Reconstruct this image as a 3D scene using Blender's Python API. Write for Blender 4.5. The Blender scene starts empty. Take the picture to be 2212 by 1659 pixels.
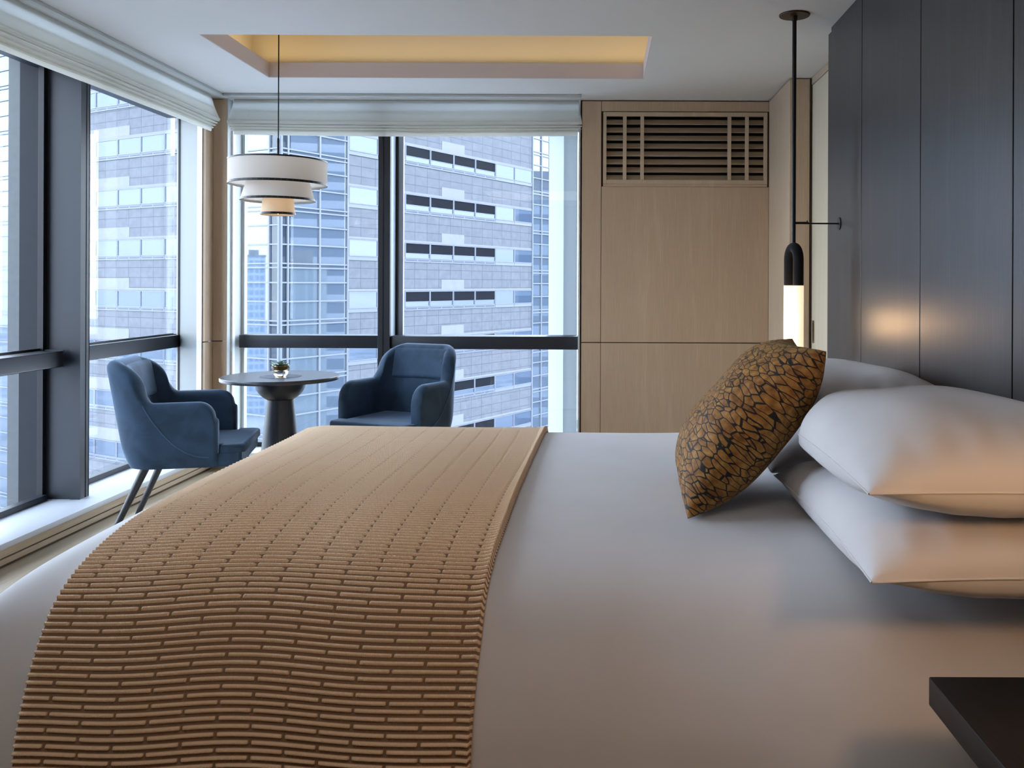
import bpy, bmesh, math, random
import numpy as np
from mathutils import Vector, Matrix

random.seed(7)
rng = np.random.default_rng(7)
SC = bpy.context.scene
COL = SC.collection
PI = math.pi
CAMZ = 1.22
F = 1900.0          # focal length in pixels of the 2212 wide frame
CEIL = 2.42

# ------------------------------------------------------------------ materials
def new_mat(name):
    m = bpy.data.materials.new(name)
    m.use_nodes = True
    nt = m.node_tree
    b = nt.nodes['Principled BSDF']
    return m, nt, b

def nd(nt, typ, **kw):
    n = nt.nodes.new(typ)
    for k, v in kw.items():
        if k in n.inputs: n.inputs[k].default_value = v
        else: setattr(n, k, v)
    return n

def ramp(nt, stops):
    r = nt.nodes.new('ShaderNodeValToRGB')
    el = r.color_ramp.elements
    el[0].position, el[0].color = stops[0][0], (*stops[0][1], 1)
    el[1].position, el[1].color = stops[-1][0], (*stops[-1][1], 1)
    for p, c in stops[1:-1]:
        e = el.new(p); e.color = (*c, 1)
    return r

def plain(name, col, rough=0.5, metal=0.0, var=0.06, scale=30, bump=0.0, spec=0.5, sheen=0.0):
    m, nt, b = new_mat(name)
    L = nt.links.new
    tc = nd(nt, 'ShaderNodeTexCoord')
    n = nd(nt, 'ShaderNodeTexNoise', Scale=scale, Detail=3.0)
    L(tc.outputs['Object'], n.inputs['Vector'])
    r = ramp(nt, [(0.3, tuple(c*(1-var) for c in col)), (0.7, tuple(min(1, c*(1+var)) for c in col))])
    L(n.outputs['Fac'], r.inputs['Fac'])
    L(r.outputs['Color'], b.inputs['Base Color'])
    b.inputs['Roughness'].default_value = rough
    b.inputs['Metallic'].default_value = metal
    b.inputs['Specular IOR Level'].default_value = spec
    if sheen:
        b.inputs['Sheen Weight'].default_value = sheen
        b.inputs['Sheen Roughness'].default_value = 0.35
    if bump:
        bp = nd(nt, 'ShaderNodeBump', Strength=bump, Distance=0.002)
        L(n.outputs['Fac'], bp.inputs['Height']); L(bp.outputs['Normal'], b.inputs['Normal'])
    return m

def wood(name, c0, c1, rough, spec=0.5, axis='z', scale=1.0, pore=None, bump=0.15):
    """grain running along an axis, in object coordinates"""
    m, nt, b = new_mat(name)
    L = nt.links.new
    tc = nd(nt, 'ShaderNodeTexCoord')
    mp = nd(nt, 'ShaderNodeMapping')
    s = {'z': (9, 9, 0.55), 'y': (9, 0.55, 9), 'x': (0.55, 9, 9)}[axis]
    mp.inputs['Scale'].default_value = tuple(v*scale for v in s)
    L(tc.outputs['Object'], mp.inputs['Vector'])
    n1 = nd(nt, 'ShaderNodeTexNoise', Scale=1.0, Detail=4.0, Distortion=0.6)
    L(mp.outputs['Vector'], n1.inputs['Vector'])
    w = nd(nt, 'ShaderNodeMath', operation='MULTIPLY'); w.inputs[1].default_value = 9.0
    L(n1.outputs['Fac'], w.inputs[0])
    fr = nd(nt, 'ShaderNodeMath', operation='SINE'); L(w.outputs[0], fr.inputs[0])
    mp2 = nd(nt, 'ShaderNodeMapping')
    s2 = {'z': (300, 300, 6), 'y': (300, 6, 300), 'x': (6, 300, 300)}[axis]
    mp2.inputs['Scale'].default_value = s2
    L(tc.outputs['Object'], mp2.inputs['Vector'])
    n2 = nd(nt, 'ShaderNodeTexNoise', Scale=1.0, Detail=2.0)
    L(mp2.outputs['Vector'], n2.inputs['Vector'])
    mx = nd(nt, 'ShaderNodeMath', operation='MULTIPLY_ADD'); mx.inputs[1].default_value = 0.21
    L(fr.outputs[0], mx.inputs[0]); L(n2.outputs['Fac'], mx.inputs[2])
    r = ramp(nt, [(0.25, c0), (0.75, c1)])
    L(mx.outputs[0], r.inputs['Fac'])
    L(r.outputs['Color'], b.inputs['Base Color'])
    b.inputs['Roughness'].default_value = rough
    b.inputs['Specular IOR Level'].default_value = spec
    bp = nd(nt, 'ShaderNodeBump', Strength=bump, Distance=0.001)
    L(n2.outputs['Fac'], bp.inputs['Height']); L(bp.outputs['Normal'], b.inputs['Normal'])
    return m

def fabric(name, col, rough=0.9, weave=1400, wr=0.0, sheen=0.1, trans=0.0, bump=0.25):
    m, nt, b = new_mat(name)
    L = nt.links.new
    tc = nd(nt, 'ShaderNodeTexCoord')
    n = nd(nt, 'ShaderNodeTexNoise', Scale=weave, Detail=1.0)
    L(tc.outputs['Object'], n.inputs['Vector'])
    n2 = nd(nt, 'ShaderNodeTexNoise', Scale=5.0, Detail=4.0)
    L(tc.outputs['Object'], n2.inputs['Vector'])
    r = ramp(nt, [(0.3, tuple(c*0.95 for c in col)), (0.7, col)])
    L(n2.outputs['Fac'], r.inputs['Fac'])
    L(r.outputs['Color'], b.inputs['Base Color'])
    b.inputs['Roughness'].default_value = rough
    b.inputs['Specular IOR Level'].default_value = 0.2
    b.inputs['Sheen Weight'].default_value = sheen
    bp = nd(nt, 'ShaderNodeBump', Strength=bump, Distance=0.0006)
    L(n.outputs['Fac'], bp.inputs['Height'])
    last = bp
    if wr:
        n3 = nd(nt, 'ShaderNodeTexNoise', Scale=7.0, Detail=5.0, Distortion=1.2)
        L(tc.outputs['Object'], n3.inputs['Vector'])
        bp2 = nd(nt, 'ShaderNodeBump', Strength=wr, Distance=0.01)
        L(n3.outputs['Fac'], bp2.inputs['Height']); L(bp.outputs['Normal'], bp2.inputs['Normal'])
        last = bp2
    L(last.outputs['Normal'], b.inputs['Normal'])
    if trans:
        t = nd(nt, 'ShaderNodeBsdfTranslucent'); t.inputs['Color'].default_value = (*col, 1)
        ms = nd(nt, 'ShaderNodeMixShader'); ms.inputs[0].default_value = trans
        out = nt.nodes['Material Output']
        L(b.outputs[0], ms.inputs[1]); L(t.outputs[0], ms.inputs[2]); L(ms.outputs[0], out.inputs[0])
    return m

def velvet(name, col):
    m, nt, b = new_mat(name)
    L = nt.links.new
    tc = nd(nt, 'ShaderNodeTexCoord')
    n = nd(nt, 'ShaderNodeTexNoise', Scale=9.0, Detail=5.0, Distortion=0.8)
    L(tc.outputs['Object'], n.inputs['Vector'])
    lw = nd(nt, 'ShaderNodeLayerWeight', Blend=0.35)
    r = ramp(nt, [(0.35, tuple(c*0.8 for c in col)), (0.65, tuple(c*1.2 for c in col))])
    L(n.outputs['Fac'], r.inputs['Fac'])
    L(r.outputs['Color'], b.inputs['Base Color'])
    b.inputs['Roughness'].default_value = 0.75
    b.inputs['Specular IOR Level'].default_value = 0.25
    b.inputs['Sheen Weight'].default_value = 0.55
    b.inputs['Sheen Roughness'].default_value = 0.3
    b.inputs['Sheen Tint'].default_value = (0.55, 0.72, 1.0, 1)
    n2 = nd(nt, 'ShaderNodeTexNoise', Scale=900.0)
    L(tc.outputs['Object'], n2.inputs['Vector'])
    bp = nd(nt, 'ShaderNodeBump', Strength=0.12, Distance=0.0006)
    L(n2.outputs['Fac'], bp.inputs['Height']); L(bp.outputs['Normal'], b.inputs['Normal'])
    return m

def pane_mat(name, tint=(0.93, 0.97, 1.0), fmax=1.0):
    """thin window glass: a straight-through layer and a mirror layer by the Fresnel term"""
    m, nt, b = new_mat(name)
    nt.nodes.remove(b)
    L = nt.links.new
    tr = nd(nt, 'ShaderNodeBsdfTransparent'); tr.inputs['Color'].default_value = (*tint, 1)
    gl = nd(nt, 'ShaderNodeBsdfGlossy', Roughness=0.0); gl.inputs['Color'].default_value = (fmax, fmax, fmax, 1)
    lw = nd(nt, 'ShaderNodeLayerWeight', Blend=0.5)
    pw = nd(nt, 'ShaderNodeMath', operation='POWER'); pw.inputs[1].default_value = 5.0; L(lw.outputs['Facing'], pw.inputs[0])
    fr = nd(nt, 'ShaderNodeMath', operation='MULTIPLY_ADD'); fr.inputs[1].default_value = 0.96; fr.inputs[2].default_value = 0.02; L(pw.outputs[0], fr.inputs[0])
    ms = nd(nt, 'ShaderNodeMixShader')
    L(fr.outputs[0], ms.inputs[0]); L(tr.outputs[0], ms.inputs[1]); L(gl.outputs[0], ms.inputs[2])
    L(ms.outputs[0], nt.nodes['Material Output'].inputs[0])
    return m

def mirror_glass(name, dark, tint, fac, rough=0.015, wob=0.0):
    m, nt, b = new_mat(name)
    nt.nodes.remove(b)
    L = nt.links.new
    tc = nd(nt, 'ShaderNodeTexCoord')
    n = nd(nt, 'ShaderNodeTexNoise', Scale=0.35, Detail=2.0)
    L(tc.outputs['Object'], n.inputs['Vector'])
    bp = nd(nt, 'ShaderNodeBump', Strength=wob, Distance=0.2)
    L(n.outputs['Fac'], bp.inputs['Height'])
    d = nd(nt, 'ShaderNodeBsdfDiffuse'); d.inputs['Color'].default_value = (*dark, 1)
    gl = nd(nt, 'ShaderNodeBsdfGlossy', Roughness=rough); gl.inputs['Color'].default_value = (*tint, 1)
    if wob: L(bp.outputs['Normal'], gl.inputs['Normal'])
    ms = nd(nt, 'ShaderNodeMixShader'); ms.inputs[0].default_value = fac
    L(d.outputs[0], ms.inputs[1]); L(gl.outputs[0], ms.inputs[2])
    L(ms.outputs[0], nt.nodes['Material Output'].inputs[0])
    return m

def glow(name, col, strength):
    m, nt, b = new_mat(name)
    b.inputs['Base Color'].default_value = (*col, 1)
    b.inputs['Emission Color'].default_value = (*col, 1)
    b.inputs['Emission Strength'].default_value = strength
    b.inputs['Roughness'].default_value = 0.35
    return m

M = {}
M['paint'] = plain('ceiling_paint', (0.70, 0.685, 0.65), 0.9, var=0.01, scale=4)
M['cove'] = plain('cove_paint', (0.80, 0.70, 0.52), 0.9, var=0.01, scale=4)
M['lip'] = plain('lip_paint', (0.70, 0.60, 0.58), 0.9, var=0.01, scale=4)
M['oak'] = wood('pale_oak_veneer', (0.52, 0.37, 0.245), (0.64, 0.48, 0.335), 0.55)
M['oak_side'] = wood('pale_oak_side', (0.54, 0.41, 0.28), (0.66, 0.52, 0.37), 0.5)
M['oak_y'] = wood('pale_oak_long', (0.42, 0.31, 0.20), (0.55, 0.43, 0.30), 0.5, axis='y')
M['oak_x'] = wood('pale_oak_cross', (0.42, 0.31, 0.20), (0.55, 0.43, 0.30), 0.5, axis='x')
M['groove'] = plain('groove_shadow', (0.10, 0.065, 0.04), 0.9)
M['dark_wood'] = wood('dark_stained_wood', (0.014, 0.0155, 0.019), (0.036, 0.039, 0.046), 0.35, 0.65, scale=0.8, bump=0.25)
M['dark_wood_x'] = wood('dark_stained_wood_long', (0.006, 0.0054, 0.0052), (0.013, 0.0115, 0.011), 0.45, 0.3, axis='y')
M['table_wood'] = wood('blue_black_wood', (0.030, 0.032, 0.042), (0.060, 0.062, 0.078), 0.30, 0.6, axis='x')
M['door_pale'] = wood('pale_door', (0.66, 0.58, 0.43), (0.74, 0.66, 0.51), 0.5)
M['alu'] = plain('dark_bronze_aluminium', (0.018, 0.021, 0.028), 0.45, 0.15, var=0.03, scale=8)
M['fin_grey'] = plain('fin_grey', (0.075, 0.08, 0.085), 0.5, 0.1)
M['fin_dark'] = plain('fin_dark', (0.014, 0.015, 0.019), 0.5, 0.1, spec=.2)
M['alu_light'] = plain('pale_alu_and_sheen', (0.50, 0.56, 0.64), 0.4, 0.3, var=0.02)  # on the back post's side this pale tone paints in reflected light
M['white_jamb'] = plain('white_jamb', (0.55, 0.575, 0.56), 0.55, var=0.01)
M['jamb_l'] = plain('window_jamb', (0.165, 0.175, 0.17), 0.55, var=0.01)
M['sill'] = plain('white_solid_surface', (0.52, 0.53, 0.56), 0.4, var=0.01)
M['black'] = plain('black_metal', (0.012, 0.012, 0.014), 0.4, 0.4, var=0.05)
M['bronze'] = plain('dark_bronze', (0.05, 0.032, 0.018), 0.4, 0.6, var=0.05)
M['sleeve'] = fabric('black_knit_sleeve', (0.010, 0.011, 0.013), 0.95, 500, sheen=0.1, bump=0.6)
M['brass'] = plain('aged_brass', (0.42, 0.30, 0.14), 0.35, 0.9, var=0.05)
M['glass'] = pane_mat('clear_window_glass')
M['shade'] = fabric('white_linen_shade', (0.93, 0.88, 0.82), 0.9, 900, sheen=0.05, trans=0.5)
M['blind'] = fabric('white_blind_linen', (0.92, 0.91, 0.85), 0.9, 700, sheen=0.0, trans=0.5)
M['shade_in'] = fabric('white_shade_lining', (0.82, 0.80, 0.78), 0.9, 900, sheen=0.0)
M['sheet'] = fabric('white_bed_linen', (0.76, 0.75, 0.77), 0.85, 1500, wr=0.02, sheen=0.15)
M['pillow'] = fabric('white_pillow_linen', (0.79, 0.78, 0.80), 0.85, 1500, wr=0.03, sheen=0.15)
M['velvet'] = velvet('blue_velvet', (0.029, 0.057, 0.098))
M['piping'] = velvet('blue_velvet_piping', (0.050, 0.09, 0.15))
M['leg'] = wood('dark_leg_wood', (0.022, 0.024, 0.032), (0.045, 0.047, 0.058), 0.4, 0.5)
M['floor'] = wood('light_oak_floor', (0.40, 0.31, 0.20), (0.52, 0.42, 0.28), 0.5, axis='y')
M['wall'] = plain('warm_wall', (0.26, 0.21, 0.17), 0.8, var=0.02)
M['mattress'] = fabric('mattress_ticking', (0.7, 0.7, 0.68))
M['tube'] = glow('warm_opal_tube', (1.0, 0.80, 0.54), 0.86)
M['bulb'] = glow('warm_bulb', (1.0, 0.72, 0.42), 9.0)
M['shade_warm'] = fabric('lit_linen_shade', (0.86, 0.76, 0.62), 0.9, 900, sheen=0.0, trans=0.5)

# ------------------------------------------------------------------ mesh helpers
def mesh_from(name, bm, mats, smooth=True, angle=40):
    me = bpy.data.meshes.new(name)
    bm.normal_update()
    bm.to_mesh(me); bm.free()
    for m in (mats if isinstance(mats, (list, tuple)) else [mats]):
        me.materials.append(m)
    if smooth:
        me.polygons.foreach_set('use_smooth', [True]*len(me.polygons))
        try: me.set_sharp_from_angle(angle=math.radians(angle))
        except Exception: pass
    return me

def obj(name, bm, mats, parent=None, smooth=True, angle=40, local=False):
    """link ONE mesh object; the bmesh is in world coordinates unless local"""
    me = mesh_from(name, bm, mats, smooth, angle) if isinstance(bm, bmesh.types.BMesh) else bm
    o = bpy.data.objects.new(name, me)
    COL.objects.link(o)
    if parent is not None:
        o.parent = parent
        if not local:
            w = wloc(parent)
            me.transform(Matrix.Translation(-w))
    return o

def wloc(o):
    v = Vector((0, 0, 0))
    while o is not None:
        v += o.location; o = o.parent
    return v

def tag(o, label=None, cat=None, group=None, kind=None):
    if label: o['label'] = label
    if cat: o['category'] = cat
    if group: o['group'] = group
    if kind: o['kind'] = kind
    return o

def thing(name, label, cat, loc=(0, 0, 0), rz=0.0, group=None):
    o = bpy.data.objects.new(name, None); COL.objects.link(o)
    o.location = loc; o.rotation_euler = (0, 0, rz)
    o.empty_display_size = 0.1
    return tag(o, label, cat, group)

def struct(name, bm, mats, label=None, **kw):
    o = obj(name, bm, mats, **kw)
    o['kind'] = 'structure'
    if label: o['label'] = label
    return o

def B(): return bmesh.new()

def box(bm, x0, x1, y0, y1, z0, z1, bev=0.0, seg=2, mat=0):
    r = bmesh.ops.create_cube(bm, size=1.0)
    vs = r['verts']
    for v in vs:
        v.co = Vector(((x0+x1)/2 + v.co.x*(x1-x0), (y0+y1)/2 + v.co.y*(y1-y0), (z0+z1)/2 + v.co.z*(z1-z0)))
    fs = set(f for v in vs for f in v.link_faces)
    for f in fs: f.material_index = mat
    if bev > 0:
        es = list(set(e for v in vs for e in v.link_edges))
        bmesh.ops.bevel(bm, geom=es, offset=bev, segments=seg, profile=0.5, affect='EDGES')
    return vs

def lathe(bm, prof, c=(0, 0, 0), n=48, mat=0):
    rings = []
    for r, z in prof:
        if r < 1e-6:
            rings.append([bm.verts.new((c[0], c[1], c[2]+z))])
        else:
            rings.append([bm.verts.new((c[0]+r*math.cos(2*PI*i/n), c[1]+r*math.sin(2*PI*i/n), c[2]+z)) for i in range(n)])
    for a, b in zip(rings[:-1], rings[1:]):
        for i in range(n):
            j = (i+1) % n
            if len(a) == 1 and len(b) == 1: continue
            if len(a) == 1: f = bm.faces.new((a[0], b[i], b[j]))
            elif len(b) == 1: f = bm.faces.new((a[i], a[j], b[0]))
            else: f = bm.faces.new((a[i], a[j], b[j], b[i]))
            f.material_index = mat
    bmesh.ops.recalc_face_normals(bm, faces=bm.faces)

def tube(bm, pts, rad, n=16, cap=True, mat=0):
    pts = [Vector(p) for p in pts]
    rad = rad if isinstance(rad, (list, tuple)) else [rad]*len(pts)
    rings = []
    t0 = (pts[1]-pts[0]).normalized()
    up = Vector((0, 0, 1)) if abs(t0.z) < 0.9 else Vector((1, 0, 0))
    u = t0.cross(up).normalized()
    for i, p in enumerate(pts):
        if i == 0: t = pts[1]-pts[0]
        elif i == len(pts)-1: t = pts[-1]-pts[-2]
        else: t = pts[i+1]-pts[i-1]
        t.normalize()
        u = (u - t*u.dot(t)).normalized()
        v = t.cross(u)
        rings.append([bm.verts.new(p + (u*math.cos(2*PI*k/n) + v*math.sin(2*PI*k/n))*rad[i]) for k in range(n)])
    for a, b in zip(rings[:-1], rings[1:]):
        for k in range(n):
            f = bm.faces.new((a[k], a[(k+1) % n], b[(k+1) % n], b[k])); f.material_index = mat
    if cap:
        f = bm.faces.new(list(reversed(rings[0]))); f.material_index = mat
        f = bm.faces.new(rings[-1]); f.material_index = mat

def prism(bm, poly, z0, z1, mat=0):
    a = [bm.verts.new((x, y, z0)) for x, y in poly]
    b = [bm.verts.new((x, y, z1)) for x, y in poly]
    n = len(poly)
    bm.faces.new(list(reversed(a))); bm.faces.new(b)
    for i in range(n):
        bm.faces.new((a[i], a[(i+1) % n], b[(i+1) % n], b[i]))
    bmesh.ops.recalc_face_normals(bm, faces=bm.faces)

def grid_mesh(name, P, mat, wrap_v=False, color=None, cname='height'):
    """quad mesh from an (n,m,3) array"""
    n, m = P.shape[:2]
    idx = np.arange(n*m).reshape(n, m)
    if wrap_v:
        idx2 = np.concatenate([idx, idx[:, :1]], axis=1)
    else:
        idx2 = idx
    q = np.stack([idx2[:-1, :-1], idx2[1:, :-1], idx2[1:, 1:], idx2[:-1, 1:]], axis=-1).reshape(-1, 4)
    me = bpy.data.meshes.new(name)
    me.vertices.add(n*m); me.vertices.foreach_set('co', P.reshape(-1).astype(np.float32))
    me.loops.add(q.size); me.loops.foreach_set('vertex_index', q.reshape(-1).astype(np.int32))
    me.polygons.add(len(q))
    me.polygons.foreach_set('loop_start', (np.arange(len(q))*4).astype(np.int32))
    me.update(calc_edges=True)
    me.polygons.foreach_set('use_smooth', np.ones(len(q), dtype=bool))
    me.materials.append(mat)
    if color is not None:
        a = me.attributes.new(cname, 'FLOAT', 'POINT')
        a.data.foreach_set('value', color.reshape(-1).astype(np.float32))
    me.validate()
    return me

# ------------------------------------------------------------------ camera
cam = bpy.data.cameras.new('camera'); co = bpy.data.objects.new('camera', cam); COL.objects.link(co)
co.location = (0, 0, CAMZ)
co.rotation_euler = (PI/2, -0.004, 0)
cam.sensor_width = 36; cam.sensor_fit = 'HORIZONTAL'
cam.lens = F/2212*36
cam.shift_x = (1106-1297)/2212
cam.shift_y = (613-829.5)/2212
cam.clip_end = 3000; cam.clip_start = 0.05
SC.camera = co

# ------------------------------------------------------------------ room shell
YB = 5.74            # back wall (oak) plane
XL = -2.53           # inner edge of the left sill
XR = 1.062           # dark panelled wall face
SILL = 0.106
b = B(); box(b, -3.1, 2.2, -1.6, 6.3, -0.12, 0.0)
struct('floor', b, M['floor'])
# ceiling with a lit recess
RX0, RX1, RY0, RY1 = -1.95, 0.25, 4.26, 5.15
b = B()
box(b, -3.1, RX0, -1.6, 6.3, CEIL, CEIL+0.09); box(b, RX1, 2.2, -1.6, 6.3, CEIL, CEIL+0.09)
box(b, RX0, RX1, -1.6, RY0, CEIL, CEIL+0.09); box(b, RX0, RX1, RY1, 6.3, CEIL, CEIL+0.09)
ceiling = struct('ceiling', b, M['paint'], 'white ceiling with a warm lit rectangular recess')
b = B()
for a in ((RX0, RX0+.004, RY0, RY1), (RX1-.004, RX1, RY0, RY1), (RX0, RX1, RY1-.004, RY1), (RX0, RX1, RY0, RY0+.004)):
    box(b, *a, CEIL+0.001, CEIL+0.089)
obj('recess_lip', b, M['lip'], ceiling)
b = B()
ex = 0.16; zt = CEIL+0.30
box(b, RX0-ex-.1, RX1+ex+.1, RY0-ex-.1, RY1+ex+.1, zt, zt+0.05)
box(b, RX0-ex-.1, RX0-ex, RY0-ex-.1, RY1+ex+.1, CEIL+.09, zt); box(b, RX1+ex, RX1+ex+.1, RY0-ex-.1, RY1+ex+.1, CEIL+.09, zt)
box(b, RX0-ex, RX1+ex, RY0-ex-.1, RY0-ex, CEIL+.09, zt); box(b, RX0-ex, RX1+ex, RY1+ex, RY1+ex+.1, CEIL+.09, zt)
obj('recess_cove', b, M['cove'], ceiling)
# outer roof slab so that no daylight leaks through
b = B(); box(b, -3.1, 2.2, -1.6, 6.3, CEIL+0.42, CEIL+0.5)
obj('roof_slab', b, M['paint'], ceiling)
b = B()
for a in ((-3.1, -3.0, -1.6, 6.3), (2.1, 2.2, -1.6, 6.3), (-3.0, 2.1, -1.6, -1.5), (-3.0, 2.1, 6.2, 6.3)):
    box(b, *a, CEIL+0.09, CEIL+0.42)
obj('roof_edge', b, M['paint'], ceiling)
# walls out of the frame
b = B(); box(b, -2.9, 2.2, -1.6, -1.5, 0, CEIL); struct('wall_near', b, M['wall'])

b = B(); box(b, -2.92, -2.6, -1.6, 1.899, SILL, CEIL); struct('wall_left', b, M['wall'])  # unseen; extended over the near window bays to cut light on the bedside
# back wall: oak cladding of separate boards with dark joints
def px(x, Y): return (x-1297)*Y/F
def pz(y, Y): return CAMZ-(y-613)*Y/F
GX0, GX1, GZ0, GZ1 = px(1301, YB), px(1657.5, YB), pz(397, YB), pz(242, YB)
b = B(); box(b, px(1253.5, YB), 2.2, YB+0.08, 6.3, 0, CEIL); box(b, px(1253.5, YB), GX0-.001, YB+.02, YB+.08, 0, CEIL); box(b, GX1+.001, 2.2, YB+.02, YB+.08, 0, CEIL)
box(b, GX0-.001, GX1+.001, YB+.02, YB+.08, 0, GZ0-.018); box(b, GX0-.001, GX1+.001, YB+.02, YB+.08, GZ1+.006, CEIL)
wall_back = struct('wall_back', b, M['groove'], 'pale oak clad back wall right of the window')
g = 0.003
xa, xb, xc = px(1256, YB), px(1298.5, YB), px(1659, YB)+0.002
zs = pz(740, YB)
for x0, x1, z0, z1 in ((xa, xb-g, zs+g, CEIL-.008), (xa, xb-g, 0.01, zs-g), (xb, xc, 0.01, zs-g), (xb, xc, zs+g, GZ0-0.018), (xb, xc, GZ1+.006, CEIL-.008)):
    b = B(); box(b, x0, x1, YB, YB+0.0195, z0, z1, 0.001, 1)
    obj('oak_panel', b, M['oak'], wall_back)
# right hand return, pier and the pale door behind the headboard
XS = px(1659, YB)+0.003
YP = XS*F/408.0
b = B(); box(b, XS+0.015, XS+0.11, YP+0.015, YB+0.02, 0, CEIL)
wall_return = struct('wall_return', b, M['groove'], 'narrow oak return beside the back wall')
for z0, z1 in ((0.01, zs-g), (zs+g, CEIL-.006)):
    b = B(); box(b, XS, XS+0.0145, YP, YB-0.001, z0, z1, 0.001, 1)
    obj('oak_panel', b, M['oak_side'], wall_return)
    b = B(); box(b, XS+0.0155, px(1748, YP), YP, YP+0.0145, z0, z1, 0.001, 1)
    obj('oak_panel', b, M['oak'], wall_return)
b = B(); box(b, px(1748, YP)+0.001, px(1748, YP)+0.011, YP-0.004, YP+0.02, 0, CEIL-.004)
struct('trim_2', b, M['bronze'], 'thin bronze edge strip beside the pale door')
XD = px(1753, YP)
b = B(); box(b, XD, XD+0.04, 4.0, YP-0.004, 0.01, CEIL-0.045, 0.001, 1)
door = struct('door_1', b, M['door_pale'], 'pale sliding door between the oak pier and dark panelling')
b = B(); box(b, XD-0.004, XD+0.02, 4.0, YP-0.006, CEIL-0.043, CEIL-0.001); obj('door_track', b, M['oak_side'], door)
hz0, hz1, hy0, hy1 = pz(738, 5.09), pz(690, 5.09), 5.035, 5.075
b = B()
box(b, XD-0.003, XD-0.0005, hy0, hy0+.009, hz0, hz1); box(b, XD-0.003, XD-0.0005, hy1-.009, hy1, hz0, hz1)
box(b, XD-0.003, XD-0.0005, hy0+.009, hy1-.009, hz0, hz0+.012); box(b, XD-0.003, XD-0.0005, hy0+.009, hy1-.009, hz1-.012, hz1)
h = obj('door_handle', b, M['brass'], door); h['label'] = 'recessed brass flush pull'
b = B(); box(b, XD-0.0015, XD-0.0003, hy0+.009, hy1-.009, hz0+.012, hz1-.012); obj('handle_recess', b, M['black'], h)
b = B(); box(b, 1.6, 1.7, 4.0, 6.3, 0, CEIL); struct('wall_passage', b, M['wall'])

# dark panelled headboard wall
b = B(); box(b, XR+0.022, 1.6, -1.5, 4.10, 0, CEIL)
wall_right = struct('wall_right', b, M['black'], 'dark stained full height wood panelling behind the bed')
ys = [4.118, 3.584, 2.924, 2.267, 1.607, 0.95, 0.29, -0.37, -1.03, -1.49]
for y1, y0 in zip(ys[:-1], ys[1:]):
    b = B(); box(b, XR, XR+0.0215, y0+0.003, y1-0.003, 0.01, CEIL-0.03, 0.0015, 1)
    obj('wood_panel', b, M['dark_wood'], wall_right)
b = B(); box(b, XR+0.010, XR+0.021, -1.49, 4.10, CEIL-0.0295, CEIL-0.001); obj('top_rail', b, M['dark_wood'], wall_right)

# corner pier between the two windows
b = B()
box(b, XL-0.02, px(490, YB)-.031, YB+0.02, 6.02, 0, CEIL)
wall_corner = struct('wall_corner', b, M['groove'], 'oak corner pier between the two windows')
for z0, z1 in ((0.11, zs-g), (zs+g, CEIL-.006)):
    b = B(); box(b, XL+0.001, px(489.5, YB), YB, YB+0.019, z0, z1, 0.001, 1); obj('oak_panel', b, M['oak'], wall_corner)
    b = B(); box(b, XL-0.019, XL, 5.635, YB+0.018, z0, z1, 0.001, 1); obj('oak_panel', b, M['oak'], wall_corner)

# ------------------------------------------------------------------ sills
b = B()
box(b, -2.92, XL, -1.5, 6.0, SILL-0.027, SILL, 0.003, 2)
struct('trim_3', b, M['sill'], 'long white window sill on the left')
b = B(); box(b, XL+0.0005, -0.14, YB+0.0, 6.05, SILL-0.027, SILL, 0.003, 2)
struct('trim_4', b, M['sill'], 'white window sill under the back window')
for nm, args in (('baseboard_left', (XL-0.03, XL-0.003, -1.5, YB)),):
    b = B()
    x0, x1, y0, y1 = args
    box(b, x0, x1, y0, y1, 0.045, SILL-0.0275); box(b, x0-0.01, x1-0.008, y0, y1, 0.038, 0.045, mat=1); box(b, x0, x1, y0, y1, 0.014, 0.038); box(b, x0, x1-.008, y0, y1, 0.0, 0.014, mat=1)
    struct(nm, b, [M['oak_y'], M['groove']], 'pale oak fascia under the left sill')
b = B()
x0, x1 = XL, -0.14
box(b, x0, x1, YB+0.003, YB+0.03, 0.045, SILL-0.0275); box(b, x0, x1, YB+0.011, YB+0.04, 0.038, 0.045, mat=1); box(b, x0, x1, YB+0.003, YB+0.03, 0.0, 0.038)
struct('baseboard_back', b, [M['oak_x'], M['groove']], 'pale oak fascia under the back window')

# ------------------------------------------------------------------ windows
XG = -2.86; YG = 6.02
BZ0, BZ1 = 0.788, 0.868
# left window
def win_root(name, label):
    o = bpy.data.objects.new(name, None); COL.objects.link(o); o['kind'] = 'structure'; o['label'] = label
    return o
w1 = win_root('window_1', 'tall left window wall in dark bronze frames')
posts = [(4.497, 4.578), (3.20, 3.28), (1.90, 1.98)]
for y0, y1 in posts:
    b = B(); box(b, -2.66, -2.705, y0, y1, SILL, CEIL, 0.002, 1); box(b, -2.705, XG-0.02, y0+0.004, y1-0.004, SILL, CEIL)
    box(b, -2.663, -2.658, y0+0.052, y0+0.056, SILL, CEIL, mat=1)
    obj('post', b, [M['alu'], M['black']], w1)
    # fins outside the glass
    b = B(); box(b, XG-0.03, -2.985, y0+.02, y1, -1.5, CEIL+.4); box(b, -2.985, -3.06, y0+.045, y1, -1.5, CEIL+.4, mat=1)
    obj('outer_fin', b, [M['fin_dark'], M['fin_grey']], w1)
segs = [(4.578, 5.87, -2.81), (3.28, 4.475, -2.735), (1.98, 3.18, -2.735)]
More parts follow.
